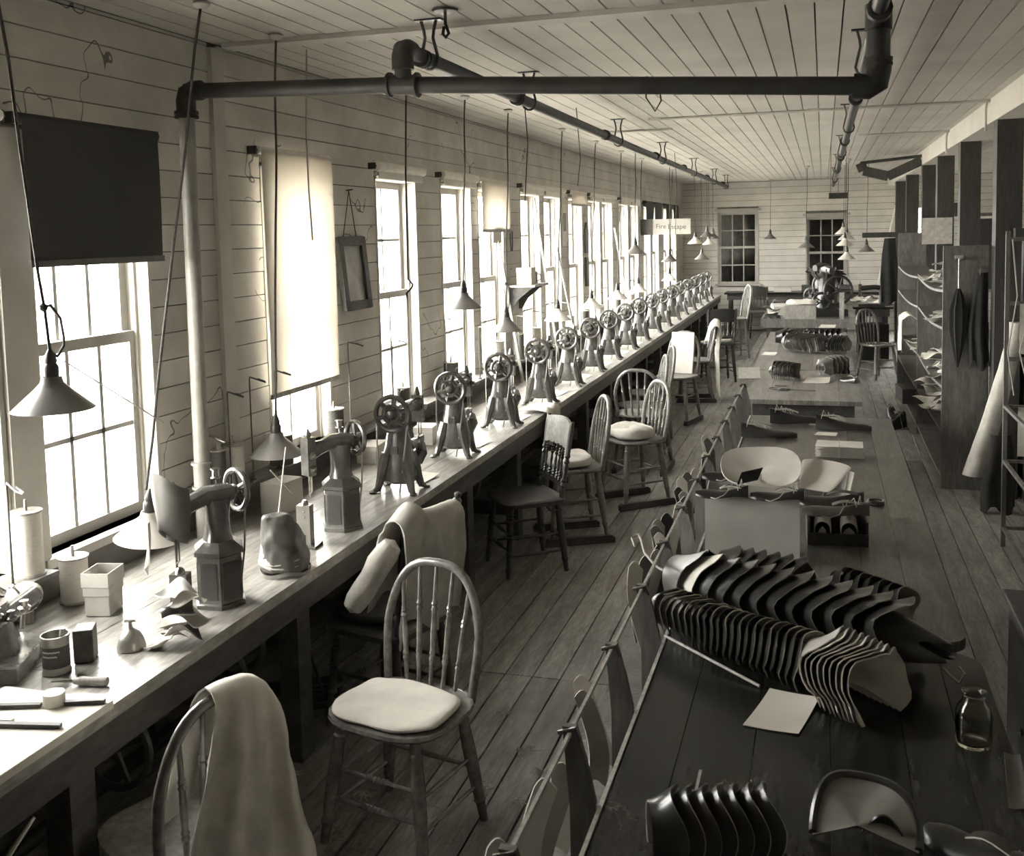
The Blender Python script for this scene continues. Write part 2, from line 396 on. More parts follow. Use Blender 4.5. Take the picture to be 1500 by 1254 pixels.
for i, ((a, b), (z0, z1)) in enumerate(zip(FW, FZ)):
    m = MB(); m.box(a, a+.03, YF-.012, YF+.15, z0, z1); m.box(b-.03, b, YF-.012, YF+.15, z0, z1); m.box(a, b, YF-.012, YF+.15, z1-.03, z1)
    m.box(a-.05, b+.05, YF-.05, YF+.15, z1, z1+.05); m.box(a-.04, b+.04, YF-.06, YF+.16, z0-.04, z0)
    wo = m.build('window_%d' % (len(WINS)+1+i), 'sash_paint', smooth=False); wo['kind'] = 'structure'
    zm = (z0+z1)/2
    sash(wo, 'upper_sash', YF+.075, a+.03, b-.03, zm-.02, z1-.03, 3, 2, 'sash_paint', axis='y', glass='pane_glass')
    sash(wo, 'lower_sash', YF+.04, a+.03, b-.03, z0, zm+.025, 3, 2, 'sash_paint', axis='y', glass='pane_glass')
    if i == 2: portal('window_daylight_portal', ((a+b)/2, YF+.2, (z0+z1)/2), b-a, z1-z0, (-PI/2, 0, 0))
# ---------------------------------------------------------------- right wall (seen in slivers between the posts) and the wall behind the camera
wr = MB().box(XR, XR+.15, YB-.15, YF+.15, -.1, ZC+.1).build('wall_right', 'wall_paint', smooth=False); wr['kind'] = 'structure'
wb = MB().box(XL-.15, XR+.15, YB-.15, YB, -.1, ZC+.1).build('wall_back', 'wall_paint', smooth=False); wb['kind'] = 'structure'
# unseen closed box added behind two far windows so that their panes go dark
m = MB(); a0, a1, b0, b1 = -2.6, 1.0, YF+.16, YF+4.0
m.box(a0-.1, a0, b0, b1, -.1, 3.0); m.box(a1, a1+.1, b0, b1, -.1, 3.0); m.box(a0-.1, a1+.1, b1, b1+.1, -.1, 3.0); m.box(a0-.1, a1+.1, b0, b1+.1, 3.0, 3.1); m.box(a0-.1, a1+.1, b0, b1+.1, -.2, -.1)
wx = m.build('added_blackout_box', 'bare_wood', smooth=False); wx['kind'] = 'structure'
# ================================================================== WORKBENCH
bt = thing('workbench', 'long wooden workbench under the windows carrying the row of sewing machines', 'workbench')
ye = [0.9, 2.35, 4.6, 8.2, 12.4, 16.4, 20.6]
xe = [-2.72, -2.53, -2.335, -2.14, -1.93]
for a, b in zip(xe[:-1], xe[1:]):
    for k, (c, d) in enumerate(zip(ye[:-1], ye[1:])):
        piece('plank', 'bench_wood', bt, a+.0015, b-.0015, c+.001+.15*(a < -2.3)*(k > 0), d-.001+.15*(a < -2.3)*(k < 5), .708+random.uniform(-.001,0), .75+random.uniform(-.0008,.0004))
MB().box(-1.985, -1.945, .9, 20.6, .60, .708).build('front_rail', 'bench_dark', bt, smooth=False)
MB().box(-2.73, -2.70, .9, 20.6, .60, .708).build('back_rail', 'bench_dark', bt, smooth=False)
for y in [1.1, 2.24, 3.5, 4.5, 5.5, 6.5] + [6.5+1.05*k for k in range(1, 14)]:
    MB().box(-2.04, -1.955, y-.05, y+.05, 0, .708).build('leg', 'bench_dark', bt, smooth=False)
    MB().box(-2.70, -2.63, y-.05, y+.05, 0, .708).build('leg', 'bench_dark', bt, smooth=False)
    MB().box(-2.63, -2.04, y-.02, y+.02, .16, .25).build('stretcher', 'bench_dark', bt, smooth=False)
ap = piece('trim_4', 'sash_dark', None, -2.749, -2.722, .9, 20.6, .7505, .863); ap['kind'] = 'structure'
for y in (3.54, 7.8, 11.9): bx = MB().box(-2.45, -2.0, y-.13, y+.13, .58, .705).build('drawer', 'bench_dark', bt, smooth=False)
# ================================================================== SEWING MACHINES
def ring_xz(cx, y, cz, hx, hz, n=10, p=2.6):
    r = []
    for k in range(n):
        a = 2*PI*k/n; c, s_ = math.cos(a), math.sin(a)
        r.append(Vector((cx+hx*math.copysign(abs(c)**(2/p), c), y, cz+hz*math.copysign(abs(s_)**(2/p), s_))))
    return r
def ring_xy(cx, cy, z, hx, hy, n=12, p=3):
    r = []
    for k in range(n):
        a = 2*PI*k/n; c, s_ = math.cos(a), math.sin(a)
        r.append(Vector((cx+hx*math.copysign(abs(c)**(2/p), c), cy+hy*math.copysign(abs(s_)**(2/p), s_), z)))
    return r
def circle_y(cx, y, cz, r, n=24): return [(cx+r*math.cos(2*PI*k/n), y, cz+r*math.sin(2*PI*k/n)) for k in range(n)]
def hand_wheel(parent, y, z, R, spokes=6, mt='machine_iron', rim=.012):
    m = MB(); m.tube(circle_y(0, y, z, R), rim*1.15, 8, closed=True); m.tube(circle_y(0, y-.004, z, R*.5, 18), rim*.9, 6, closed=True)
    for k in range(spokes):
        a = 2*PI*k/spokes+.3; m.tube([(0, y, z), (R*math.cos(a), y, z+R*math.sin(a))], [.016, .012], 6)
    w_ = m.build('hand_wheel', mt, parent)
    MB().lathe([(0,-.036),(.018,-.032),(.031,-.015),(.033,.0),(.022,.02)], 14, Matrix.Translation((0, y, z)) @ Matrix.Rotation(-PI/2, 4, 'X')).build('hub', 'machine_iron', w_)
    return w_
def machine_b(name, label, group):
    """tall tapering column on four splayed feet, spoked wheel at the near end, arm and needle head at the far end"""
    t = thing(name, label, 'sewing machine', group=group)
    m = MB()
    secs = [(.045,.075,.055),(.06,.095,.07),(.10,.096,.07),(.13,.092,.066),(.18,.082,.06),(.24,.068,.054),(.30,.056,.048),(.36,.047,.042),(.40,.045,.045)]
    m.loft([ring_xy(0, 0, z, hx, hy) for z, hx, hy in secs])
    m.box(-.02,.02,-.063,-.05,.2,.24)
    m.build('column', 'machine_iron', t)
    for sx in (-1, 1):
        for sy in (-1, 1):
            l = MB(); l.tube([(sx*.05, sy*.035, .2), (sx*.066, sy*.046, .13), (sx*.08, sy*.056, .07), (sx*.094, sy*.068, .018), (sx*.11, sy*.084, .007)], [.03,.034,.024,.018,.012], 8)
            l.lathe([(.0,0),(.02,0),(.02,.008),(.008,.014)], 8, Matrix.Translation((sx*.112, sy*.088, 0)))
            l.build('leg', 'machine_iron', t)
    m = MB(); m.loft([ring_xz(0, y, z, hx, hz) for y, z, hx, hz in [(-.05,.405,.022,.024),(-.02,.405,.034,.036),(.05,.41,.034,.036),(.14,.415,.026,.028),(.22,.412,.026,.03),(.27,.405,.03,.045)]])
    m.build('arm', 'machine_iron', t)
    m = MB(); m.box(-.028,.028,.255,.295,.31,.455); m.lathe([(.012,.455),(.018,.462),(.012,.48),(.006,.5)], 8, Matrix.Translation((0,.27,0)))
    h = m.build('head', 'machine_iron', t)
    MB().tube([(0,.275,.33),(0,.275,.22)], [.005,.004], 6).build('needle_bar', 'steel', h)
    MB().tube([(.015,.275,.33),(.015,.275,.245),(.0,.262,.232)], .004, 6).build('presser_foot', 'steel', h)
    MB().lathe([(.0,0),(.016,0),(.018,.006),(.012,.012),(.018,.018),(0,.02)], 10, Matrix.Translation((.03,.27,.39)) @ Matrix.Rotation(PI/2, 4, 'Y')).build('tension_disc', 'steel', h)
    m = MB(); m.loft([ring_xz(0, y, z, hx, hz) for y, z, hx, hz in [(.03,.17,.03,.04),(.08,.2,.03,.032),(.16,.205,.027,.027),(.24,.205,.025,.025),(.30,.205,.022,.022)]])
    m.box(-.018,.018,.25,.31,.20,.231); m.build('cylinder_bed', 'machine_iron', t)
    hand_wheel(t, -.07, .41, .088)
    m = MB(); m.tube([(.06,.09,.13),(.075,.12,.18),(.06,.17,.21)], [.03,.034,.02], 8); m.build('cam_case', 'machine_iron', t)
    MB().tube([(-.086,-.066,.415),(-.092,-.06,.25),(-.088,-.05,.0)], .0045, 5).tube([(.086,-.066,.415),(.07,-.075,.25),(.02,-.05,.0)], .0045, 5).build('drive_belt', 'leather_tan', t)
    MB().tube([(0,.03,.44),(0,.03,.50),(.0,.06,.515),(.0,.1,.51)], .0028, 5).build('thread_pin', 'steel', t)
    return t
GB = 'row of column sewing machines on the bench'
common = 'iron column sewing machine with spoked wheel, farther along the window bench row'
mb0 = machine_b('sewing_machine', 'iron column sewing machine with spoked wheel, next after the box-pedestal pair', GB)
mb0.location = (-2.09, 4.80, .7508)
ysB = [5.66, 6.60, 7.53, 8.46, 9.38] + [9.38+.92*k for k in range(1, 12)]
for i, y in enumerate(ysB):
    lab = {0: 'iron column sewing machine second after the box-pedestal pair, beside a white carton',
           1: 'iron column sewing machine beside the bench leg near the pressed-back chair'}.get(i, common)
    dup(mb0, (-2.09+random.uniform(-.012,.012), y, .7508), random.uniform(-.05,.05)+.04, lab, GB)
def machine_a(name, label, group):
    """hexagonal box pedestal, short neck, heavy arm towards -Y with a needle head, plain wheel at the back"""
    t = thing(name, label, 'sewing machine', group=group)
    hexp = lambda r, z, s=1: [Vector((r*math.cos(PI/3*k+PI/6), r*s*math.sin(PI/3*k+PI/6), z)) for k in range(6)]
    b = MB().loft([hexp(.098,0),hexp(.098,.014),hexp(.088,.018),hexp(.088,.185),hexp(.098,.192),hexp(.098,.205),hexp(.082,.218),hexp(.06,.235)]).build('pedestal', 'machine_iron', t, ang=.3)
    for k in range(6):
        a = PI/3*k; M = Matrix.Rotation(a, 4, 'Z') @ Matrix.Translation((.0765, 0, .10))
        MB().box(-.001,.002,-.032,.032,-.065,.065,M).build('panel', 'iron_dark', b, smooth=False)
    MB().loft([ring_xy(0,0,z,hx,hy,12,3) for z, hx, hy in [(.23,.05,.05),(.27,.04,.042),(.33,.038,.042),(.385,.042,.05)]]).build('neck', 'machine_iron', t)
    MB().loft([ring_xz(0, y, z, hx, hz) for y, z, hx, hz in [(.06,.395,.028,.03),(.03,.395,.036,.038),(-.05,.40,.036,.034),(-.10,.385,.03,.03),(-.15,.375,.032,.042)]]).build('arm', 'machine_iron', t)
    m = MB(); m.box(-.03,.03,-.185,-.145,.27,.44); m.lathe([(.012,.44),(.016,.45),(.006,.475)], 8, Matrix.Translation((0,-.165,0)))
    h = m.build('head', 'machine_iron', t)
    MB().tube([(0,-.165,.29),(0,-.165,.17)], [.006,.004], 6).build('needle_bar', 'steel', h)
    MB().tube([(.018,-.165,.30),(.018,-.165,.2),(.0,-.165,.185)], .0045, 6).build('presser_foot', 'steel', h)
    for dz in (.30,.36): MB().lathe([(0,0),(.017,0),(.019,.007),(.012,.014),(0,.016)], 10, Matrix.Translation((.03,-.165,dz)) @ Matrix.Rotation(PI/2, 4, 'Y')).build('tension_disc', 'steel', h)
    m = MB(); m.tube(circle_y(0, .085, .40, .072), .011, 8, closed=True)
    for k in range(5): a = 2*PI*k/5+.5; m.tube([(0,.085,.40),(.072*math.cos(a),.085,.40+.072*math.sin(a))], [.012,.008], 6)
    m.lathe([(0,-.02),(.02,-.015),(.022,.012),(.012,.02)], 12, Matrix.Translation((0,.085,.40)) @ Matrix.Rotation(PI/2,4,'X')); m.build('hand_wheel', 'machine_iron', t)
    MB().tube([(-.03,.02,.43),(-.03,.02,.455)], .004, 6).lathe([(.0,0),(.018,0),(.018,.004),(.012,.006),(.012,.03),(.018,.032),(.018,.036),(0,.036)], 12, Matrix.Translation((-.03,.02,.45))).build('oil_cup', 'steel', t)
    MB().tube([(.05,.085,.345),(.06,.07,.2),(.03,.06,.02)], .004, 5).build('drive_belt', 'leather_tan', t)
    return t
GA = 'pair of box-pedestal sewing machines'
ma = machine_a('sewing_machine', 'black box-pedestal sewing machine with a dark leather upper hung on its head', GA)
ma.location = (-2.09, 3.15, .7508); ma.rotation_euler = (0, 0, math.radians(-26))
ma2 = dup(ma, (-2.08, 4.12, .7508), math.radians(-30), 'black box-pedestal sewing machine beside the mirror window, bare needle head', GA)
ma2['label'] = 'bare-headed box-pedestal sewing machine standing next to the column machines'
for i, (x, y, rz) in enumerate([(-2.10, 2.93, .2), (-2.11, 3.83, .1)]):
    t = thing('needle_post', ['scarred iron needle post with rivets beside the can of brushes' , 'bright steel needle post before the bare box-pedestal machine'][i], 'machine post', (x, y, .75), rz)
    t['label'] = ['scarred iron needle post in front of the leather-hung sewing machine', 'bright needle post in front of the bare-headed sewing machine'][i]
    MB().box(-.03,.03,-.022,.022,0,.18).build('block', ['machine_iron', 'tin'][i], t)
    MB().box(-.045,.06,-.05,.04,0,.012).build('foot_plate', 'machine_iron', t)
    for z in (.05,.13,.155): MB().lathe([(0,0),(.005,0),(.005,.003),(0,.004)], 8, Matrix.Translation((.005,-.022,z)) @ Matrix.Rotation(PI/2,4,'X')).build('rivet', 'steel', t)
    MB().lathe([(.018,.18),(.016,.19),(.008,.2),(0,.2)], 10).build('throat_cap', 'steel', t)
# treadles, wheels and shafting under the bench
def treadle(loc, rz, label):
    t = thing('treadle', label, 'treadle', loc, rz, 'treadles under the bench'); m = MB()
    for s_ in (-1, 1): m.box(-.17,.17,s_*.13-.008,s_*.13+.008,.05,.075); m.box(s_*.17-.008,s_*.17+.008,-.13,.13,.05,.075)
    m.build('frame', 'iron_dark', t, smooth=False)
    m = MB()
    for k in range(7): m.box(-.162+k*.054-.004,-.162+k*.054+.004,-.13,.13,.056,.07)
    for k in range(5): m.box(-.17,.17,-.1+k*.05-.004,-.1+k*.05+.004,.058,.072)
    m.build('lattice', 'iron_dark', t, smooth=False)
    MB().tube([(-.19,0,.03),(.19,0,.03)], .012, 8).build('pivot_rod', 'steel', t)
    for s_ in (-1, 1): MB().box(s_*.16-.03,s_*.16+.03,-.05,.05,0,.052).build('support', 'iron_dark', t, smooth=False)
    MB().tube([(.1,-.1,.065),(.02,-.22,.40),(.0,-.25,.57)], .006, 6).build('pitman_rod', 'steel', t)
    return t
tr0 = treadle((-2.185, 3.88, 0), .5, 'cast iron lattice treadle by the foot of the draped spindle chair')
dup(tr0, (-2.26, 5.83, 0), .05, 'cast iron lattice treadle under the seat of the pressed-back chair')
dup(tr0, (-2.2, 8.08, 0), .1, 'cast iron lattice treadle under the bench behind the cushioned skid chair')
def flywheel(loc, R, label):
    t = thing('drive_wheel', label, 'wheel', loc, 0, 'drive wheels under the bench')
    m = MB(); m.tube([(R*math.cos(a), 0, R*math.sin(a)) for a in [2*PI*k/28 for k in range(28)]], .013, 8, closed=True)
    m.build('rim', 'iron_dark', t); m = MB()
    for k in range(4): a = PI/2*k+.4; m.tube([(0,0,0),(R*math.cos(a),0,R*math.sin(a))], [.013,.009], 6)
    m.build('spokes', 'iron_dark', t); MB().tube([(0,-.05,0),(0,.08,0)], .022, 10).build('hub', 'steel', t)
    MB().bar((0,.06,0),(0,.06,.705-loc[2]),.03,.05).build('hanger', 'iron_dark', t, smooth=False)
    return t
flywheel((-2.14, 2.60, .47), .13, 'iron drive wheel hanging under the bench beside the near bench leg')
flywheel((-2.14, 3.30, .52), .12, 'iron drive wheel hanging under the bench below the leather-hung machine')
flywheel((-2.15, 5.85, .54), .13, 'iron drive wheel hanging under the bench by the tall dark bench leg')
flywheel((-2.15, 6.80, .54), .13, 'iron drive wheel hanging under the bench behind the pressed-back chair')
sh = thing('line_shaft', 'dark iron line shaft lying low along the floor under the bench', 'shaft'); MB().tube([(-2.50, 1.2, .10), (-2.50, 20.0, .10)], .03, 12).build('rod', 'iron_pipe', sh)
for k in range(9): MB().box(-2.56,-2.44,1.6+k*2.2,1.68+k*2.2,0,.072).build('bearing', 'iron_dark', sh, smooth=False)
def crate(loc, rz, sx, sy, h, label, mt='shelf_wood'):
    t = thing('crate', label, 'crate', loc, rz); th = .014
    for n_, a in (('side_board',(-sx,-sx+th,-sy,sy)),('side_board',(sx-th,sx,-sy,sy)),('end_board',(-sx+th,sx-th,-sy,-sy+th)),('end_board',(-sx+th,sx-th,sy-th,sy))):
        for k in range(2): MB().box(a[0],a[1],a[2],a[3],h*k/2+.001,h*(k+1)/2-.001).build(n_, mt, t, smooth=False)
    MB().box(-sx+th,sx-th,-sy+th,sy-th,0,.012).build('bottom_board', mt, t, smooth=False)
    return t
crate((-2.13, 3.2, 0), .2, .14, .15, .24, 'open wooden crate on the floor under the bench behind the cloth-draped hoop chair')
crate((-2.19, 5.0, 0), .0, .14, .2, .3, 'open wooden crate pushed under the bench behind the draped spindle chair')
MB().tube([(-2.15,2.0,.3),(-2.02,1.75,.32),(-2.0,2.1,.55)], .012, 8).build('foot_lever', 'steel'); tag(bpy.context.scene.collection.objects['foot_lever'], 'bright bent steel foot lever under the bench below the white work board', 'lever')
# ================================================================== CHAIRS
def seat_ring(hx, hy, z, n=24, p=3.0, dy=0):
    return ring_xy(0, dy, z, hx, hy, n, p)
def legs4(t, mt, ztop, dx0, dy0, dx1, dy1, beads, z0=0.0, turnings=True):
    for sx in (-1, 1):
        for sy in (-1, 1):
            a = (sx*dx0, sy*dy0, ztop); b = (sx*dx1, sy*dy1, z0)
            if beads and sy < 0:
                pr = [(0,.013),(.06,.017),(.09,.011),(.11,.019),(.14,.012),(.16,.019),(.19,.012),(.21,.018),(.26,.015),(.34,.019),(.36,.012),(.38,.02),(.41,.012),(.43,.02),(.46,.013),(.6,.018),(.62,.012),(.65,.019),(.68,.013),(.85,.014),(.9,.017),(.93,.012),(1,.011)]
            else: pr = [(0,.014),(.08,.018),(.1,.015),(.12,.019),(.15,.016),(.35,.02),(.6,.019),(.8,.016),(.82,.019),(.85,.014),(1,.012)]
            m = MB(); turned(m, a, b, [(t_, r*1.2) for t_, r in pr], 9); m.build('leg', mt, t)
def lerp3(a, b, t): return tuple(a[i]+(b[i]-a[i])*t for i in range(3))
def stretchers(t, mt, ztop, d0x, d0y, d1x, d1y, z0, fancy=True):
    def P(sx, sy, z): k = (ztop-z)/(ztop-z0); return (sx*(d0x+(d1x-d0x)*k), sy*(d0y+(d1y-d0y)*k), z)
    for z in (.16+z0, .26+z0):                       # front pair with bead turnings
        m = MB(); pr = [(0,.007),(.3,.009)]
        for i in range(6): pr += [(.38+i*.045,.008),(.40+i*.045,.0125)]
        turned(m, P(-1,-1,z), P(1,-1,z), pr+[(.66,.008),(1,.007)] if fancy else [(0,.007),(.5,.011),(1,.007)], 8); m.build('stretcher', mt, t)
    for sx in (-1, 1):
        for z in (.13+z0, .235+z0): m = MB(); turned(m, P(sx,-1,z), P(sx,1,z), [(0,.006),(.5,.010),(1,.006)], 7); m.build('stretcher', mt, t)
    m = MB(); turned(m, P(-1,1,.2+z0), P(1,1,.2+z0), [(0,.006),(.5,.010),(1,.006)], 7); m.build('stretcher', mt, t)
def runners(t, mt, d1x, d1y):
    for sx in (-1, 1):
        MB().prism([(-d1y-.05,.0),(d1y+.05,.0),(d1y+.05,.035),(d1y+.03,.05),(-d1y-.03,.05),(-d1y-.05,.035)], -.022, .022, Matrix(((0,0,1,sx*d1x),(1,0,0,0),(0,1,0,0),(0,0,0,1)))).build('runner', 'chair_dark', t, smooth=False)
def bow_chair(name, label, loc, rz, mt='chair_wood', skid=False, group=None, h=.44, spind=5, top=.45, wdt=1.0, beads=False):
    t = thing(name, label, 'chair', loc, rz, group); z0 = .05 if skid else 0.0; zs = h+z0; W = wdt
    MB().loft([seat_ring(.17*W,.17,zs-.022),seat_ring(.2*W,.2,zs-.014),seat_ring(.21*W,.21,zs-.002),seat_ring(.207*W,.207,zs+.010),seat_ring(.19*W,.19,zs+.012),seat_ring(.12,.12,zs+.006)]).build('seat', mt, t)
    legs4(t, mt, zs-.015, .135*W, .135, .185*W, .185, beads, z0); stretchers(t, mt, zs-.015, .135*W, .135, .185*W, .185, z0)
    if skid: runners(t, mt, .185*W, .185)
    lean = .28; pts = []; n = 26
    def bowp(a, k=1.0):
        x = .185*W*math.copysign(abs(math.cos(a))**.72, math.cos(a))*k; z = top*abs(math.sin(a))**.72*k
        pinch = 1-.14*max(0, 1-z/(top*.5)) ; return (x*pinch, .165+lean*z*.62-.02*(1-abs(x)/.19)*0, zs+.004+z)
    pts = [bowp(PI*k/n) for k in range(n+1)]
    pts[0] = (pts[0][0], pts[0][1], zs-.01); pts[-1] = (pts[-1][0], pts[-1][1], zs-.01)
    MB().tube(pts, .0158, 10).build('bow', mt, t)
    for i in range(spind):
        u = (i-(spind-1)/2)/((spind-1)/2)*.62; x1 = .185*W*u*1.12; 
        c = min(1, abs(x1)/(.185*W)); zt = top*(max(0, 1-c**(2/.72)))**(.36)
        a = (x1*.72, .178, zs+.008); b = (x1, .165+lean*zt*.62, zs+.004+zt)
        m = MB(); turned(m, a, b, [(0,.0075),(.2,.009),(.22,.0125),(.245,.0085),(.265,.0125),(.29,.009),(.45,.011),(.6,.009),(.62,.0125),(.645,.0085),(.665,.0125),(.69,.0085),(1,.007)], 8); m.build('spindle', mt, t)
    return t
def press_chair(name, label, loc, rz, mt='chair_dark', crest='chair_wood', group=None, spind=5, skid=False, finials=False, h=.44):
    t = thing(name, label, 'chair', loc, rz, group); z0 = .05 if skid else 0; zs = h+z0
    MB().loft([seat_ring(.19,.19,zs-.025,24,5),seat_ring(.21,.205,zs-.02,24,6),seat_ring(.213,.208,zs+.005,24,6),seat_ring(.2,.195,zs+.014,24,6),seat_ring(.14,.14,zs+.008,24,4)]).build('seat', mt, t)
    legs4(t, mt, zs-.015, .155, .15, .19, .19, True, z0); stretchers(t, mt, zs-.015, .155, .15, .19, .19, z0)
    if skid: runners(t, mt, .19, .19)
    lean = .16; H_ = .47
    for sx in (-1, 1):
        m = MB(); pr = [(0,.014),(.12,.017),(.15,.011),(.18,.02),(.22,.012),(.25,.02),(.28,.013),(.42,.018),(.46,.012),(.49,.02),(.53,.012),(.56,.02),(.6,.015),(.85,.017),(1,.013)]
        if finials: pr = [(t_*.86, r) for t_, r in pr] + [(.88,.009),(.9,.019),(.93,.021),(.955,.012),(.97,.016),(.99,.014),(1,.004)]
        turned(m, (sx*.17,.17,zs), (sx*.185,.17+lean*H_*1.05,zs+H_+(.06 if finials else 0)), pr, 9); m.build('back_post', mt, t)
    def crestf(u, v):
        x = (u-.5)*.36; z = zs+.30+.16*v + (.018*math.sin(PI*u) if v > .5 else 0)
        return (x, .17+lean*(z-zs)+.03*math.sin(PI*u)-.012, z)
    MB().sheet(crestf, 10, 3, .016).build('crest_rail', crest, t)
    def railf(u, v):
        x = (u-.5)*.34; z = zs+.07+.03*v; return (x, .17+lean*(z-zs)+.02*math.sin(PI*u)-.01, z)
    MB().sheet(railf, 8, 1, .014).build('lower_rail', mt, t)
    for i in range(spind):
        x = (i-(spind-1)/2)*.062; za, zb = zs+.095, zs+.31; u = x/.36+.5
        m = MB(); pr = [(0,.007)]
        for q in (.12,.2,.28): pr += [(q-.035,.006),(q,.0135)]
        pr += [(.34,.006),(.5,.009),(.64,.006)]
        for q in (.72,.8,.88): pr += [(q,.0135),(q+.035,.006)]
        turned(m, (x*.95,.17+lean*.095+.02*math.sin(PI*u)-.014,za), (x,.17+lean*.31+.03*math.sin(PI*u)-.02,zb), pr+[(1,.006)], 8); m.build('spindle', mt, t)
    return t
D = math.radians
bow_chair('dining_chair', 'brown bow-back chair with a worn white pad tied to its seat', (-1.385, 3.13, 0), D(-13), wdt=1.12, top=.44)
press_chair('dining_chair', 'dark finial-post spindle chair half hidden under a pale coat', (-1.77, 3.90, 0), D(-104), finials=True)
bow_chair('dining_chair', 'bow-back chair pulled to the bench end, soiled cloth thrown over its hoop', (-1.69, 2.32, 0), D(-116))
press_chair('dining_chair', 'pressed-back chair with a broad plain crest rail and bead-turned spindles', (-1.76, 5.96, 0), D(-53), crest='chair_honey')
bow_chair('dining_chair', 'bow-back chair on runners standing behind the broad-crested chair', (-1.62, 6.62, 0), D(-62), skid=True, mt='chair_honey')
bow_chair('dining_chair', 'bow-back chair on runners with a plump grey seat cushion', (-1.37, 7.6, 0), D(-50), top=.41, skid=True, mt='chair_honey')
bow_chair('dining_chair', 'wide hooped chair turned away behind the plump-cushioned chair', (-1.48, 8.66, 0), D(178), top=.40, skid=True, wdt=1.12)
bow_chair('dining_chair', 'narrow bow-back chair at the bench between the wide hooped chair and its twin', (-1.62, 9.35, 0), D(-72), mt='chair_honey')
bow_chair('dining_chair', 'narrow bow-back chair at the bench tucked against the white-padded chair', (-1.66, 10.1, 0), D(-70), mt='chair_honey')
bow_chair('dining_chair', 'bow-back chair on runners with a white pad covering its whole back', (-1.5, 10.95, 0), D(-14), skid=True, mt='chair_honey')
bow_chair('dining_chair', 'bow-back chair with a long pale cloth hanging down its back', (-1.47, 12.35, 0), D(-80), skid=True)
press_chair('dining_chair', 'dark pressed-back chair with a scalloped crest beyond the cloth-hung chair', (-1.36, 14.0, 0), D(-160), crest='chair_dark', spind=6, h=.52)
bow_chair('dining_chair', 'tall stool-like hooped chair with bead spindles beside the bench end', (-1.36, 16.6, 0), D(-66), h=.62, mt='chair_honey', top=.52, beads=True)
press_chair('dining_chair', 'dark broad-crested chair facing the far wall window', (-1.12, 19.2, 0), D(175), crest='chair_dark', h=.52)
bow_chair('dining_chair', 'low hooped chair standing in front of the shelves', (.70, 14.5, 0), D(38), mt='chair_wood', h=.46)
bow_chair('dining_chair', 'dim hooped chair pushed up beside the black treadle machine', (.1, 18.8, 0), D(70), mt='chair_dark')
# seat cushions and cloths: things resting on chairs
def cushion(name, label, loc, rz, hx, hy, th, mt, puff=.5, seed=1):
    rnd_ = random.Random(seed); ph = [rnd_.uniform(0, 6) for _ in range(6)]
    n = 28; m = MB(); rings = []
    for z, k in ((.0,.90),(th*.18,.985),(th*.5,1.0),(th*.8,.95),(th*.97,.8),(th*1.02,.55),(th*1.0,.25)):
        r = []
        for i in range(n):
            a = 2*PI*i/n; c, s_ = math.cos(a), math.sin(a); w_ = 1+.03*math.sin(3*a+ph[0])+.02*math.sin(7*a+ph[1])
            zz = z + (th*.10*math.sin(2*a+ph[2]+k*5) + th*.06*math.sin(5*a+ph[3]+k*9))*(z/th)
            r.append(Vector((hx*k*w_*math.copysign(abs(c)**.62, c), hy*k*w_*math.copysign(abs(s_)**.62, s_), zz)))
        rings.append(r)
    m.loft(rings); o = m.build(name, mt); rumple(o, .09, th*.28); o.location = loc; o.rotation_euler = (0, 0, rz)
    return tag(o, label, 'cushion')
cushion('seat_cushion', 'flat worn white pad on the seat of the brown bow-back chair', (-1.392,3.10,.455), D(-13), .212, .168, .032, 'cloth_white', seed=3)
cushion('seat_cushion', 'plump grey cloth-wrapped cushion on a chair with runners', (-1.395,7.578,.506), D(-50), .19, .16, .085, 'cloth_grey', seed=5)
cushion('seat_cushion', 'dark crumpled pad on the runner chair behind the broad-crested chair', (-1.645,6.607,.506), D(-62), .18, .155, .07, 'cloth_grey', seed=8)
cushion('seat_cushion', 'black folded pad on the seat of the draped spindle chair', (-1.80,3.907,.462), D(-104), .17, .15, .05, 'cloth_dark', seed=9)
cushion('seat_cushion', 'small white pad on the scalloped-crest chair', (-1.36,14.0,.535), D(20), .17, .17, .05, 'cloth_white', seed=10)
def drape(name, label, cat, fn, mt, nu=28, nv=28, th=.004, loc=(0,0,0), rz=0):
    o = MB().sheet(fn, nu, nv, th).build(name, mt, ang=1.5); rumple(o, .13, .018 if mt.startswith('cloth') else .006, 0); o.location = loc; o.rotation_euler = (0, 0, rz); return tag(o, label, cat)
# cloth over a chair back, in the chair's own frame (back at +y): one layer before the spindles, one behind, folded over the top
def over_back(prof, topz, width, front, backl, seed, xoff=0, pinch=.6, spread=.3):
    ph = [random.Random(seed+k).uniform(0, 6) for k in range(4)]; L_ = front+backl; c = .05
    def fn(u, v):
        s_ = v*L_; e = abs(s_-front)
        x = xoff+(u-.5)*width*(pinch+(1-pinch)*min(1, e/.35))*(1+spread*max(0, e-.3)); tz = topz(x)
        fold = .5+.25*(math.sin(u*11+ph[0])+math.sin(u*23+ph[1]+v*2)); k = min(1, e/.2)
        if s_ < front-c: z = tz-c-(front-c-s_)*min(1, (tz-c-.50)/(front-c)); return (x, prof(z)-c-.035*fold*k, z)
        if s_ < front+c: a = (s_-front+c)/(2*c)*PI; return (x, prof(tz)-c*math.cos(a), tz-c+c*math.sin(a)*1.0)
        z = tz-(s_-front); return (x, max(prof(z)+c, .235 if z < .62 else 0)+.055*fold*k, z-.04*fold*k*(v > .9))
    return fn
def bow_top(zs, top, W=1.0): return lambda x: zs+.004+top*max(.62, max(0, 1-(abs(x)/(.187*W))**2.78)**.36)+.042
def lean_of(zs, y0, k): return lambda z: y0+k*max(0, z-zs)
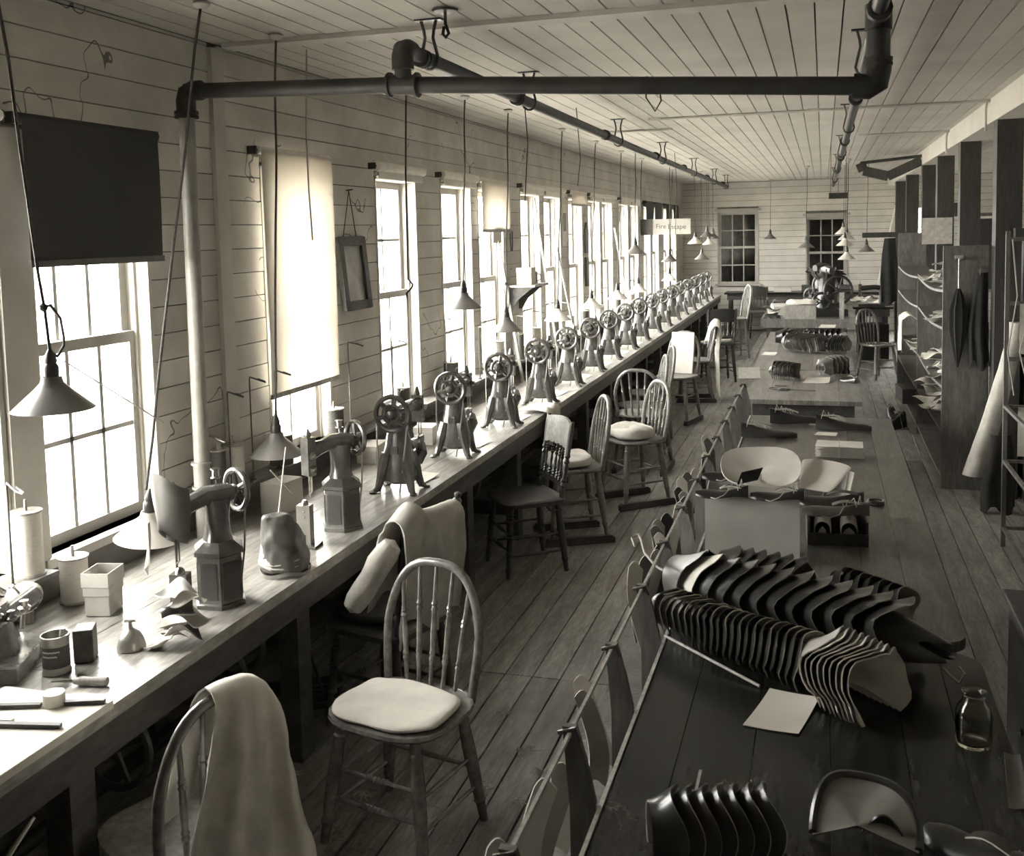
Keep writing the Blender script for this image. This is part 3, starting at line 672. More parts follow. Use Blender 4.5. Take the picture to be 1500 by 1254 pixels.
drape('draped_cloth', 'soiled pale cloth thrown over the hoop of the chair at the bench end', 'cloth', over_back(lean_of(.44,.165,.1736), bow_top(.44,.45), .36, .34, .82, 4, xoff=-.05, pinch=.55, spread=.75), 'cloth_soiled', loc=(-1.69,2.32,0), rz=D(-116), nu=44, nv=56)
drape('draped_cloth', 'long pale towel hanging from a hooped chair back by the bench', 'cloth', over_back(lean_of(.49,.165,.1736), bow_top(.49,.45), .34, .2, .72, 7, pinch=.8, spread=.1), 'cloth_white', loc=(-1.47,12.35,0), rz=D(-80), nu=36, nv=44)
coat_ = drape('draped_coat', 'pale work coat slung over the back of the finial-post chair', 'coat', over_back(lean_of(.44,.172,.168), lambda x: .955+.065*math.exp(-((x-.185)/.07)**2), .44, .38, .46, 12, xoff=.07, pinch=.95, spread=.25), 'cloth_grey', loc=(-1.77,3.90,0), rz=D(-104), nu=44, nv=48)
m = MB(); m.tube([(-1.585,3.585,.89),(-1.645,3.55,.79),(-1.70,3.52,.70),(-1.75,3.49,.61)], [.046,.054,.05,.04], 14)
sl_ = rumple(m.build('sleeve', 'cloth_grey'), .08, .03); sl_.parent = coat_; sl_.matrix_parent_inverse = coat_.matrix_basis.inverted()
o = MB().sheet(lambda u, v: ((u-.5)*.25*(1+.04*math.sin(v*3)), .118+.072*v+.004*math.sin(u*9+v*5), .505+.44*v), 12, 12, .02).build('back_pad', 'cloth_white'); o.location = (-1.5,10.95,0); o.rotation_euler = (0,0,D(-14)); tag(o, 'upright white pad leaning on a chair back beyond the hooped chairs', 'pad')
# ================================================================== TABLES
def rounded(poly_pts, r_at, n=6): return poly_pts
def table(name, label, xs, y0, y1, mt, zt=.75, th=.035, apron=.11, legs=True, round_near=False, round_far=False, apmat='bench_dark'):
    t = thing(name, label, 'table'); N = len(xs)-1
    for i in range(N):
        a, b = xs[i]+.001, xs[i+1]-.001
        if i == N-1 and (round_near or round_far):
            rr = .09; p = []
            p += [(a, y0)]
            p += ([(b-rr+rr*math.sin(k*PI/16), y0+rr-rr*math.cos(k*PI/16)) for k in range(9)] if round_near else [(b, y0)])
            p += ([(b-rr+rr*math.cos(k*PI/16), y1-rr+rr*math.sin(k*PI/16)) for k in range(9)] if round_far else [(b, y1)])
            p += [(a, y1)]
            MB().prism(p, zt-th, zt).build('plank', mt, t, smooth=False)
        else: piece('plank', mt, t, a, b, y0, y1, zt-th, zt+random.uniform(-.0008,.0006))
    x0, x1 = xs[0]+.05, xs[-1]-.05; ya, yb = y0+.06, y1-.1
    for a in ((x0,x0+.025,ya,yb),(x1-.025,x1,ya,yb),(x0+.025,x1-.025,ya,ya+.025),(x0+.025,x1-.025,yb-.025,yb)):
        MB().box(a[0],a[1],a[2],a[3],zt-th-apron,zt-th).build('apron', apmat, t, smooth=False)
    ny = max(2, int((y1-y0)/1.4)+1)
    for k in range(ny):
        y = ya+.05+(yb-ya-.1)*k/(ny-1)
        for x in (x0+.055, x1-.055): MB().box(x-.03,x+.03,y-.03,y+.03,0,zt-th).build('leg', apmat, t, smooth=False)
    return t
table('work_table', 'dark scratched plank table carrying the glass bottle and leather bundles', [-.475,-.345,-.165,.02,.2,.335,.455], 1.15, 3.29, 'table_dark', round_far=True)
table('work_table', 'long worn plank table with the cardboard box of leather pieces', [-.475,-.27,-.06,.145,.29,.44], 3.36, 7.28, 'table_mid', round_near=True)
table('work_table', 'pale planked table with a deep end apron and scattered shears', [-.57,-.40,-.24,-.06,.12,.28], 7.95, 9.62, 'table_pale', apron=.2)
table('work_table', 'pale planked table covered with fanned bundles of uppers', [-.63,-.46,-.27,-.09,.1,.28], 9.66, 13.2, 'table_pale')
t5 = table('work_table', 'cluttered far table with a raised tray edge and a pine box', [-.78,-.5,-.2,.08,.36], 14.25, 18.2, 'table_mid')
MB().box(-.78,.36,14.22,14.25,.70,.82).build('tray_lip', 'table_pale', t5, smooth=False)
MB().box(-.81,-.78,14.22,18.2,.70,.82).build('tray_lip', 'table_mid', t5, smooth=False)
o = piece('upright_board', 'pale_wood', None, .21, .27, 14.3, 14.33, .75, 1.17); tag(o, 'narrow pale board standing upright on the cluttered far table', 'board')
# side rack: thin rail on tapering uprights along the aisle edge of the two near tables
rk = thing('side_rack', 'slatted side rack with a thin pale rail along the aisle edge of the tables', 'rack')
MB().bar((-.548,1.25,.925),(-.548,7.5,.925),.008,.010).build('rail', 'pale_wood', rk, smooth=False)
MB().bar((-.484,1.25,.742),(-.484,7.25,.742),.01,.022).build('edge_strip', 'pale_wood', rk, smooth=False)
for k in range(13):
    y = 1.70+.482*k
    MB().prism([(-.566,.94),(-.534,.94),(-.512,.86),(-.492,.765),(-.492,.42),(-.552,.42),(-.552,.75)], y-.009, y+.009, Matrix(((1,0,0,0),(0,0,1,0),(0,1,0,0),(0,0,0,1)))).build('upright', 'shelf_wood', rk, smooth=False)
    MB().tube([(-.575,y-.012,.925),(-.535,y-.014,.94),(-.525,y-.012,.91)], .005, 6).build('peg', 'chair_dark', rk)
MB().box(-.74,-.49,1.25,7.5,.40,.42).build('bottom_board', 'shelf_wood', rk, smooth=False)
# ================================================================== LEATHER UPPERS
def ruffle_mesh(ph, out, lin, r0, r1, L, arc=280, ruf=.06, nu=30):
    """one upper in a strung row: a sleeve of leather whose ruffled rim flares open and shows its lining"""
    def fn(u, v):
        a = math.radians((u-.5)*arc); k = v**1.4
        r = (r0+(r1-r0)*k)*(1+ruf*k*(math.sin(4*a+ph[0])*.5+math.sin(9*a+ph[1])*.28)+.05*math.sin(2*a+ph[2]))
        return (r*math.sin(a)*1.05, L*v+.25*L*k*math.sin(3*a+ph[3]), r*math.cos(a))
    return MB().sheet(fn, nu, 7, .003, lining=1), [out, lin]
def mk(mb_mats, name): o = mb_mats[0].build(name, mb_mats[1], ang=1.2); me = o.data; bpy.data.objects.remove(o); return me
def strung(label, group, A, B, n, r0, r1, L, outs, lins, seed, ruf=.06, arc=280, drift=.4, grow=0.0, over=None, nu=28, rest=.7525):
    """uppers nested one into the next along A-B; the ruffles drift slowly from piece to piece so that neighbours lie in each other; the row rests on the table"""
    rr = random.Random(seed); ph = [rr.uniform(0, 6) for _ in range(4)]; A = Vector(A); B = Vector(B); d = (B-A).normalized()
    x = d.cross(Vector((0,0,1))).normalized(); z = x.cross(d); out = []
    for i in range(n):
        t = i/max(1, n-1); p = A.lerp(B, t); a, b, l, o_, li, lab_, gr_ = r0, r1, L, outs[i % len(outs)], lins[i % len(lins)], label, group
        if over and i in over: a, b, l, o_, li, lab_, gr_ = over[i]
        me = mk(ruffle_mesh([q+drift*(i+.4*math.sin(i*2.3))*w_ for q, w_ in zip(ph, (1, 1.3, .3, .25))], o_, li, a, b, l, arc, ruf, nu), 'upper')
        o = bpy.data.objects.new('shoe_upper', me); COL.objects.link(o)
        o.matrix_world = Matrix(((x.x,d.x,z.x,p.x),(x.y,d.y,z.y,p.y),(x.z,d.z,z.z,p.z),(0,0,0,1))) @ Matrix.Scale(1+grow*t, 4)
        tag(o, lab_, 'shoe upper', gr_); out.append(o)
    lo = min((o.matrix_world @ v.co).z for o in out for v in o.data.vertices)
    for o in out: o.matrix_world = Matrix.Translation((0, 0, rest-lo)) @ o.matrix_world
    return out
BL, TN, LN, GY = 'leather_black', 'leather_tan', 'lining', 'leather_grey'
strung('glossy black leather upper threaded in the big row beside the cardboard box', 'row of black uppers on the dark table', (-.49,3.497,.85), (.165,3.11,.85), 13, .082, .118, .125, [BL], [LN, TN, LN], 2, ruf=.14, drift=.45,
       over={0: (.072, .120, .125, GY, BL, 'grey rounded upper at the hook end of the leather row', None),
             1: (.082, .118, .125, LN, LN, 'pale canvas-faced upper at the head of the black leather row', None),
             12: (.076, .03, .17, BL, BL, 'black toe piece closing the row of leather uppers by the wire hook', None)})
strung('short black ribbed upper behind the leather row, against the box', 'small uppers behind the leather row', (-.36,3.76,.82), (-.13,3.69,.82), 6, .055, .082, .07, [BL], [LN, GY], 7)
strung('short black ribbed upper on the table edge past the box corner', 'small ribbed uppers past the box', (.05,3.70,.81), (.22,3.53,.81), 7, .045, .066, .055, [BL], [TN, GY], 8)
# tightly packed second bundle: thin pieces with pale cut edges, fanned open at one end
strung('thin black upper with pale cut edge packed in the lower strung bundle', 'strung bundle beside the paper slip', (-.51,3.27,.80), (-.07,2.96,.80), 22, .052, .080, .05, [BL], [TN, LN, GY, LN], 11, ruf=.08, drift=.3, grow=.10, nu=22)
strung('broad tan upper fanned open at the end of the lower strung bundle', 'fanned tan uppers beside the paper slip', (-.03,2.925,.81), (.085,2.825,.81), 9, .058, .108, .08, [TN, LN, GY], [LN], 12, ruf=.13, drift=.3, nu=26)
def wire(name, label, pts, r=.0035, mt='string'): return tag(MB().tube(pts, r, 6).build(name, mt), label, 'wire')
wire('wire_hook', 'thin hooked wire skewering the black leather row at its pale end', [(-.655,3.62,.91),(-.67,3.64,.935),(-.65,3.66,.945),(-.635,3.64,.93),(-.615,3.59,.90),(-.57,3.545,.87),(-.487,3.495,.845)], .005)
wire('wire_hook', 'thin hooked wire end sticking out past the black toe piece', [(.295,3.035,.84),(.34,3.0,.80),(.365,2.985,.785),(.38,2.99,.81),(.365,3.0,.825)], .004, 'steel')
wire('bundle_rod', 'straight thin rod lying along the lower strung bundle', [(-.472,3.105,.795),(-.17,2.895,.757)], .0045, 'pale_wood')
def slip(name, label, pts, z, mt='paper', curl=.012, cat='paper'):
    a, b, c, d = [Vector((p[0], p[1], 0)) for p in pts]
    def fn(u, v):
        p = (a.lerp(b, u)).lerp(d.lerp(c, u), v); p.z = z+.002+curl*((v)**3)+curl*.6*(u-.5)**2; return p
    return tag(MB().sheet(fn, 8, 8, .0012).build(name, mt, ang=1.5), label, cat)
slip('paper_slip', 'white paper slip with faint pencil lines lying before the strung bundle', [(-.20,2.653),(-.058,2.64),(-.008,2.842),(-.141,2.866)], .752)
# milk bottle
bo = MB(); R_ = .038
bo.lathe([(0,.004),(.034,.0),(.037,.006),(.038,.02),(.038,.105),(.034,.125),(.025,.142),(.023,.155),(.024,.165),(.0265,.168),(.027,.176),(.0245,.179),(.0215,.176),(.0205,.158),(.022,.143),(.0305,.124),(.0345,.104),(.0345,.02),(.03,.010),(0,.009)], 28, cap=False)
o = bo.build('milk_bottle', 'bottle_glass', ang=1.2); o.location = (.365,2.70,.7515); o.scale = (1.14,1.14,.79); tag(o, 'small empty clear glass milk bottle on the dark table', 'bottle')
# cut uppers at the near end of the dark table
def upper_obj(name, label, loc, rz, L=.27, W=.11, h=.08, mats=('leather_black','lining'), lace=True, group=None, open_=1.0, tilt=0):
    t = thing(name, label, 'shoe upper', loc, rz, group)
    def fn(u, v):
        a = (.5-u)*PI*open_; w_ = W/2*(.62+.38*math.sin(PI*min(1, .15+v*.8))); hh = h*(.35+.65*v**1.3)
        if v < .12: w_ *= .55+.45*v/.12; hh *= .7+.3*v/.12
        return ((v-.5)*L, w_*math.sin(a), .004+hh*math.cos(a)+.006*math.sin(6*v+u*3))
    MB().sheet(fn, 16, 12, .003, lining=1).build('vamp', list(mats), t, ang=1.3)
    def tg(u, v): return ((v-.1)*L*.45, (.5-u)*W*.4, .004+h*.75+h*.3*v+.01*math.sin(4*v))
    MB().sheet(tg, 4, 5, .003, lining=1).build('tongue', list(mats), t, ang=1.3)
    if lace:
        m = MB()
        for k in range(4):
            x = L*(.06+.09*k); m.tube([(x, W*.3*((-1)**k), h*.8+.004*k), (x+L*.04, 0, h*1.02+.01*k), (x+L*.07, -W*.3*((-1)**k), h*.82)], .0022, 5)
        m.tube([(L*.12,-W*.3,h*.8),(L*.05,-W*.75,.02),(-L*.1,-W*.85,.006),(-L*.2,-W*.6,.006)], .0022, 5); m.build('lace', 'string', t)
    return t
def arch_piece(name, label, loc, rz, R0, arc, wd, mats, lean=.0, group=None, th=.004, cat='leather piece'):
    def fn(u, v):
        a = math.radians((u-.5)*arc); r = R0*(1+.12*math.cos(2*a)); k = 1-.55*v
        return (r*math.sin(a)*(1-.1*v), wd*v*(1+.15*math.cos(a))+lean*v, max(.004, r*math.cos(a)*.75*(1-.25*v)+ R0*.32))
    o = MB().sheet(fn, 26, 8, th, lining=1).build(name, list(mats), ang=1.3); o.location = loc; o.rotation_euler = (0,0,rz); return tag(o, label, cat, group)
def boot_face(u, v):
    a = PI*(1-u)*1.12-.15; k = v
    return (.108*k*math.cos(a)*(1+.15*math.cos(a)), .10*k*math.sin(a)-.02, .012+.085*k*max(0, math.sin(a))+.012*math.sin(3*a)*k+.02*(1-k))
bu = thing('boot_upper', 'grey-lined boot upper with a black rim on the dark table beside the nested uppers', 'shoe upper', (.075,2.22,.752), -.12)
MB().sheet(boot_face, 24, 8, .004, lining=1).build('lining_face', ['leather_tan','leather_black'], bu, ang=1.4)
MB().tube([Vector(boot_face(k/30, 1.0))+Vector((0,.004,.004)) for k in range(31)], .009, 7).build('rim', 'leather_black', bu)
MB().sheet(lambda u, v: (.01+.085*u, .005-.02*v, .012+.05*v*math.sin(PI*u)), 10, 4, .004).build('quarter', 'leather_black', bu, ang=1.4)
upper_obj('shoe_upper', 'black laced upper lying flat against the grey-lined boot upper', (.30,2.19,.752), -.7, .22, .09, .06, lace=False)
strung('black nested upper with tan edges beside the black-rimmed boot upper', 'nested uppers beside the boot upper', (-.34,2.00,.80), (-.155,2.055,.80), 7, .058, .088, .055, [BL], [TN, LN], 31, drift=.35)
slip('leather_scrap', 'curl of dark leather scrap by the bottle at the table edge', [(.40,2.40),(.45,2.42),(.455,2.6),(.42,2.6)], .752, 'leather_grey', .03, 'scrap')
slip('wood_splinter', 'tiny pale splinter lying on the dark table near the slip', [(-.285,2.30),(-.278,2.30),(-.278,2.40),(-.285,2.40)], .752, 'pale_wood', .001, 'splinter')
# ================================================================== CARDBOARD BOX AND ITS CONTENTS
bx = thing('cardboard_box', 'plain open cardboard box heaped with leather pieces on the long table', 'box', (-.268,4.10,.75), D(3))
for a in ((-.178,.178,-.135,-.13),(-.178,.178,.13,.135),(-.178,-.173,-.13,.13),(.173,.178,-.13,.13)): MB().box(*a,0,.27).build('side', 'cardboard', bx, smooth=False)
MB().box(-.173,.173,-.13,.13,.0,.005).build('bottom', 'cardboard', bx, smooth=False)
MB().box(.178,.181,-.05,.0,0,.27).build('seam_tape', 'cardboard_pale', bx, smooth=False)
_bp = [wtree(bx)]
for k in range(5):
    o = arch_piece('leather_piece', 'brown leather offcut filling the cardboard box', ((-.33,-.20,-.30,-.23,-.27)[k],(4.04,4.10,4.03,4.06,4.04)[k],.76), (.1,-.2,.5,-.4,1.5)[k], .075, 150, .11, ('leather_grey','leather_grey'), group='offcuts inside the cardboard box'); settle(o, _bp, .757, .006)
def big_pale(u, v):
    a = 2*PI*u; k = .12+.88*v; r = 1+.12*math.cos(a-.5)
    return (.155*k*r*math.cos(a), .055*k*r*math.sin(a)-.02*k, .075+.075*k*r*math.sin(a)-.045*(1-k*k)+.01*math.sin(3*a))
o = MB().sheet(big_pale, 30, 7, .004).build('canvas_lining', 'lining', ang=1.4); o.location = (-.25,4.085,1.045); o.rotation_euler = (0,0,.06); tag(o, 'large white oval canvas lining curling up on top of the cardboard box', 'lining')
o = MB().sheet(lambda u, v: (-.07+.08*u+.02*v, -.075+.012*u, .02+.05*v+.02*u), 5, 5, .004).build('leather_patch', 'leather_black', ang=1.4); o.location = (-.25,4.065,1.045); tag(o, 'dark square leather patch lying in the oval canvas lining', 'leather piece')
o = MB().sheet(lambda u, v: (.10*math.sin(PI*(v-.5))*(.6+.4*u), .03+.10*u+.01*v, .01+.10*u**1.3*math.cos(1.2*(v-.5))), 10, 14, .004).build('canvas_lining', 'lining', ang=1.4); o.location = (-.05,4.03,1.03); o.rotation_euler = (0,0,-.5); tag(o, 'smaller tongue-shaped pale lining on the box corner', 'lining')
for k, (x, y, rz) in enumerate([(-.372,3.952,.03),(-.165,3.955,-.03)]):
    upper_obj('shoe_upper', ['dark narrow upper lying along the front rim of the box', 'dark upper with a pale lace on the box rim beside its twin'][k], (x,y,1.025), rz, .2, .07, .04)
upper_obj('shoe_upper', 'pale-lined upper on the far rim of the box next to the rack', (-.38,4.245,1.022), .05, .2, .06, .05, ('leather_black','lining'))
# tray of uppers right of the box
ty = thing('wooden_tray', 'low black wooden tray holding rolled uppers beside the cardboard box', 'tray', (.055,4.42,.75), .05)
for a in ((-.12,.12,-.11,-.1),(-.12,.12,.1,.11),(-.12,-.11,-.1,.1),(.11,.12,-.1,.1)): MB().box(*a,0,.05 if a[2] < -.105 else .1).build('side', 'chair_dark', ty, smooth=False)
MB().box(-.11,.11,-.1,.1,0,.012).build('bottom', 'chair_dark', ty, smooth=False)
for k, x in enumerate((.0,.105)):
    m = MB(); M = Matrix.Translation((x,4.33,.80)) @ Matrix.Rotation(-PI/2,4,'X')
    def roll(u, v, x=x): a = u*2*PI*1.1; r = .034*(1+.06*u); return (x+r*math.cos(a)*.9, 4.34+.15*v, .803+r*math.sin(a)*1.05)
    tag(MB().sheet(roll, 22, 4, .003, lining=1).build('rolled_upper', ['leather_black','lining'], ang=1.4), ['rolled black upper showing a crescent of white lining in the tray', 'rolled black upper showing a broad pale mouth at the tray end'][k], 'shoe upper')
    def ton(u, v, x=x): return (x+(u-.5)*(.03+.015*k)*math.sin(PI*(.2+.8*v)), 4.352-.01*v, .776+.045*v)
    tag(MB().sheet(ton, 6, 6, .002).build('lining_tongue', 'lining', ang=1.4), ['narrow white lining tongue inside a rolled upper', 'broad white lining tongue inside the end rolled upper'][k], 'lining')
upper_obj('shoe_upper', 'grey long upper lying over the tray with a looped lace', (.05,4.42,.853), .06, .27, .1, .05, ('leather_grey','leather_tan'))
upper_obj('shoe_upper', 'dark long upper lying across the tray behind the laced one', (.03,4.56,.853), -.05, .28, .1, .06, ('leather_black','leather_grey'), lace=False)
o = MB().sheet(lambda u, v: (.055*math.sin(PI*(u-.5))*(1-.45*v), .03*math.cos(PI*(u-.5))-.02*v, .002+.2*v), 10, 8, .004).build('standing_leather', 'leather_tan', ang=1.4); o.location = (.03,4.78,.766); o.rotation_euler = (0,.25,.2); tag(o, 'tan boot leg standing up behind the tray of uppers', 'boot leg')
o = MB().sheet(lambda u, v: (.05*math.sin(PI*(u-.5)), .03*math.cos(PI*(u-.5)), .002+.17*v), 10, 6, .004).build('standing_leather', 'lining', ang=1.4); o.location = (.06,4.88,.762); o.rotation_euler = (0,.2,.3); tag(o, 'pale boot leg half hidden behind the tan one', 'boot leg')
o = piece('leather_square', 'leather_grey', None, -.10, .03, 4.93, 4.945, .752, .90); tag(o, 'stiff square of grey leather propped behind the boot legs', 'leather piece')
upper_obj('shoe_upper', 'pale-toed upper lying between the box and the grey leather square', (-.1,5.15,.752), .3, .24, .1, .09, ('leather_tan','lining'), lace=False)
m = MB()
for k in range(4): m.tube([(.24+.035*math.cos(a+k), 4.99+.03*math.sin(a), .756+.005*k) for a in [2*PI*j/14 for j in range(14)]], .004, 5, closed=True)
tag(m.build('strap_coil', 'leather_black'), 'small coil of black strap lying alone on the long table', 'strap')
# laced uppers and bundles farther along the long table
upper_obj('shoe_upper', 'black flat upper with looped laces near the rack, sole side out', (-.32,6.52,.752), PI, .34, .12, .08)
upper_obj('shoe_upper', 'black upper with tied laces at the far end of the long table', (-.17,7.02,.752), PI+.05, .34, .12, .09)
upper_obj('shoe_upper', 'black upper with a looped heel strap by the table corner', (.13,6.82,.752), PI-.1, .34, .12, .09)
for i, (p, z) in enumerate([([(-.09,6.95),(.02,6.93),(.03,7.0),(-.08,7.02)],.752),([(-.05,6.62),(.08,6.6),(.09,6.68),(-.03,6.7)],.752)]): slip('paper_tag', ['small pale tag between two laced uppers', 'small pale tag under the end of a laced upper'][i], p, z, curl=.004, cat='tag')
for k in range(9):
    o = slip('lining_sheet', 'folded pale lining in the string-tied stack on the long table', [(-.04+.004*math.sin(k*2),5.98+.006*math.cos(k*3)),(.22+.006*math.cos(k*5),5.97),(.22,6.12),(-.03,6.13)], .752+.0075*k, 'lining', .006, 'lining'); o['group'] = 'tied stack of linings'
wire('tie_string', 'string tied round the stack of pale linings', [(.09,5.962,.752),(.09,5.955,.80),(.09,5.97,.83),(.09,6.05,.835),(.09,6.13,.83)], .002)
# uppers hanging in the side rack
for k, y in enumerate([1.80,1.88,1.96,2.04,2.30,2.38,2.46,2.8,2.9,3.80,3.88,3.96,4.03,4.20,4.30,4.40,4.50,4.70,4.80,4.90,4.98,5.2,5.3,5.4,5.7,5.8,6.2,6.3]):
    o = MB().sheet(lambda u, v: (-.655+.035*math.sin(v*2.6+k)+.05*(u-.5), y+(u-.5)*.045*(1-.3*v)+.006*math.sin(3*v+k), .446+(.33 if k > 8 else .27)*v+.02*math.sin(u*4)), 6, 8, .004, lining=1).build('shoe_upper', [('leather_black','lining','leather_grey','leather_tan')[k % 4] if k > 8 else ('lining','leather_tan')[k % 2], 'lining'], ang=1.4)
    tag(o, 'narrow upper standing on edge in the side rack beside the aisle', 'shoe upper', 'uppers standing in the side rack')
# ------------------------------------------------- tables beyond
strung('black upper in the low fan beside the cardboard flap', 'black fan on the pale table', (-.42,9.13,.8), (-.27,9.03,.8), 9, .048, .085, .05, [BL], [GY, TN], 21, ruf=.17)
slip('paper_sheet', 'crumpled white sheet between the black fan and the tied pile', [(-.16,8.82),(.05,8.84),(.06,9.05),(-.13,9.03)], .752, curl=.02)
strung('grey upper in the loosely tied pile near the table edge', 'tied pile on the pale table', (-.02,9.22,.8), (.13,9.40,.8), 12, .05, .09, .05, [GY, TN, BL], [TN, LN], 22, ruf=.17)
upper_obj('shoe_upper', 'long black upper drooping over the corner of the pale table', (.22,8.98,.752), -1.1, .26, .1, .05, lace=False)
o = piece('cardboard_flap', 'cardboard', None, -.70, -.52, 9.0, 9.012, .752, .86); o.rotation_euler = (D(-35),0,D(8)); tag(o, 'stiff cardboard flap propped at the corner of the pale table', 'cardboard')
strung('tan upper in the broad fan on the bundle-covered table', 'broad tan fan', (-.40,11.08,.8), (-.06,10.98,.8), 20, .06, .11, .055, [GY, TN, GY, BL], [TN], 23, ruf=.18, drift=.35)
strung('black upper heaped against the shelf-side end of the broad tan fan', 'black heap beside the tan fan', (.04,11.0,.8), (.19,10.95,.8), 8, .06, .10, .055, [BL], [GY, TN], 24, ruf=.18)
strung('black upper heaped behind the broad tan fan', 'black heap behind the tan fan', (-.50,11.62,.8), (.12,11.60,.8), 12, .07, .105, .10, [BL], [GY, TN, LN], 25, ruf=.18)
slip('paper_sheet', 'white card lying at the corner of the bundle-covered table', [(-.61,10.75),(-.47,10.72),(-.45,10.9),(-.58,10.92)], .752, curl=.01)
slip('paper_sheet', 'white sheet draped over the heap behind the tan fan', [(-.05,11.5),(.12,11.48),(.14,11.72),(-.02,11.74)], .963, curl=.012)
slip('paper_sheet', 'white painted edge along the aisle side of the bundle-covered table', [(-.632,10.0),(-.63,10.02),(-.63,11.4),(-.635,11.4)], .70, curl=.0)  # thin strip for the table's white painted edge
def shears(loc, rz, label):
    t = thing('shears', label, 'shears', loc, rz)
    MB().bar((0,0,.006),(.2,0,.006),.018,.006).build('blade', 'steel', t, smooth=False)
    for s_ in (-1, 1): MB().tube([(-.06+.03*math.cos(a), s_*.028+.02*math.sin(a), .008) for a in [2*PI*k/14 for k in range(14)]], .005, 6, closed=True).tube([(-.03,s_*.02,.008),(.0,0,.008)], .006, 6).build('handle', 'iron_dark', t)
shears((-.25,8.42,.752), -.15, 'steel shears lying on the pale table')
for i, (x, y) in enumerate([(-.33,8.62),(-.37,8.5)]): tag(MB().tube([(x+.05*math.cos(a),y+.03*math.sin(a)*(1+.3*i),.756) for a in [2*PI*k/14 for k in range(14)]], .004, 5, closed=True).build('strap_loop', 'leather_grey'), ['loop of grey strap beside the shears', 'loop of grey strap lying against the other loop'][i], 'strap')
# ================================================================== STEAM PIPES
sp = thing('steam_pipe', 'dark iron steam pipe running up the wall and across under the ceiling', 'pipe')
def fitting(m, c, ax, L, r, lip=.009):
    c = Vector(c); ax = Vector(ax).normalized(); a = c-ax*L/2; b = c+ax*L/2
    m.tube([a, a+ax*.012, a+ax*.0121, b-ax*.0121, b-ax*.012, b], [r+lip, r+lip, r, r, r+lip, r+lip], 14)
PA, PT, PB = Vector((-2.62,3.87,2.70)), Vector((-1.615,3.88,2.664)), Vector((.145,3.88,2.548))
MB().tube([(-2.62,3.85,.75),(-2.62,3.87,2.64)], .034, 14).build('riser', 'pipe_paint', sp)
m = MB(); m.tube([(-2.62,3.87,2.60),(-2.62,3.87,2.66),(-2.612,3.87,2.69),(-2.585,3.87,2.70),(-2.54,3.87,2.70)], .042, 14); fitting(m, (-2.62,3.87,2.60), (0,0,1), .03, .042); m.build('elbow', 'iron_pipe', sp)
m = MB(); fitting(m, (-2.62,3.85,1.03), (0,0,1), .12, .036); m.build('coupling', 'pipe_paint', sp)
MB().tube([PA, PT, PB], .033, 14).build('cross_pipe', 'iron_pipe', sp)
m = MB(); fitting(m, PT, PB-PT, .13, .041); m.tube([PT, PT+Vector((0,0,.07))], .034, 12); fitting(m, PT+Vector((0,0,.075)), (0,0,1), .03, .036); m.build('tee', 'iron_pipe', sp)
m = MB(); m.tube([(-1.615,3.88,2.73),(-1.615,3.88,2.775),(-1.615,3.895,2.80),(-1.615,3.93,2.81),(-1.615,3.97,2.81)], [.045,.045,.046,.044,.042], 14); m.build('elbow', 'iron_pipe', sp)
pts = [(-1.615,3.93,2.81),(-1.62,9.0,2.795),(-1.61,18.4,2.78)]
MB().tube(pts, .03, 12).build('branch_pipe', 'iron_pipe', sp)
for y in (4.1,5.5,7.9,10.4,12.6,15.2,17.6): m = MB(); fitting(m, (-1.617,y,2.802), (0,1,0), .05, .034, .006); m.build('collar', 'iron_pipe', sp)
def hanger(x, y, zp, r=.036):
    t = thing('pipe_hanger', 'forked iron strap holding the long pipe under the ceiling', 'hanger', (x, y, 0), 0, 'pipe hangers')
    m = MB()
    for s_ in (-1, 1): m.tube([(s_*.035,0,2.978),(s_*.022,0,2.93),(s_*.018,0,2.90),(s_*.035,0,zp+.022),(s_*.04,0,zp),(s_*.031,0,zp-.026),(s_*.012,0,zp-.039),(0,0,zp-.0405)], .007, 6)
    m.build('strap', 'iron_dark', t); MB().box(-.06,.06,-.02,.02,2.972,2.9795).build('plate', 'iron_dark', t, smooth=False)
for y in (4.18,5.75,8.45,10.9,13.6,16.2,18.2): hanger(-1.615-.005*(y-3.93)/5.07 if y < 9 else -1.62+.01*(y-9)/9.4, y, 2.81-.015*(y-3.93)/5.07 if y < 9 else 2.795-.015*(y-9)/9.4)
m = MB(); m.tube([(.10,3.88,2.55),(.15,3.88,2.545),(.178,3.88,2.56),(.185,3.885,2.60),(.185,3.89,2.63)], .045, 14); m.tube([(.185,3.89,2.62),(.185,3.89,2.76)], .04, 12); fitting(m, (.185,3.89,2.63), (0,0,1), .03, .04); m.build('elbow', 'iron_pipe', sp)
m = MB(); m.tube([(.185,3.80,2.80),(.185,3.89,2.80),(.185,3.98,2.80)], .043, 12); m.tube([(.185,3.89,2.74),(.185,3.89,2.83)], .046, 12); m.build('tee', 'iron_pipe', sp)
MB().tube([(.185,1.0,2.81),(.185,8.8,2.80),(.175,19.6,2.79)], .029, 12).build('branch_pipe', 'iron_pipe', sp)
for y in (6.4,9.6,11.8,14.6,17.8): m = MB(); fitting(m, (.182,y,2.80), (0,1,0), .07, .034, .008); m.build('collar', 'iron_pipe', sp)
for y in (5.2,8.3,11.1,14.0,17.2): o = hanger(.185 if y < 8.8 else .185-.01*(y-8.8)/10.8, y, 2.81-.01*(y-1)/7.8 if y < 8.8 else 2.80-.01*(y-8.8)/10.8)
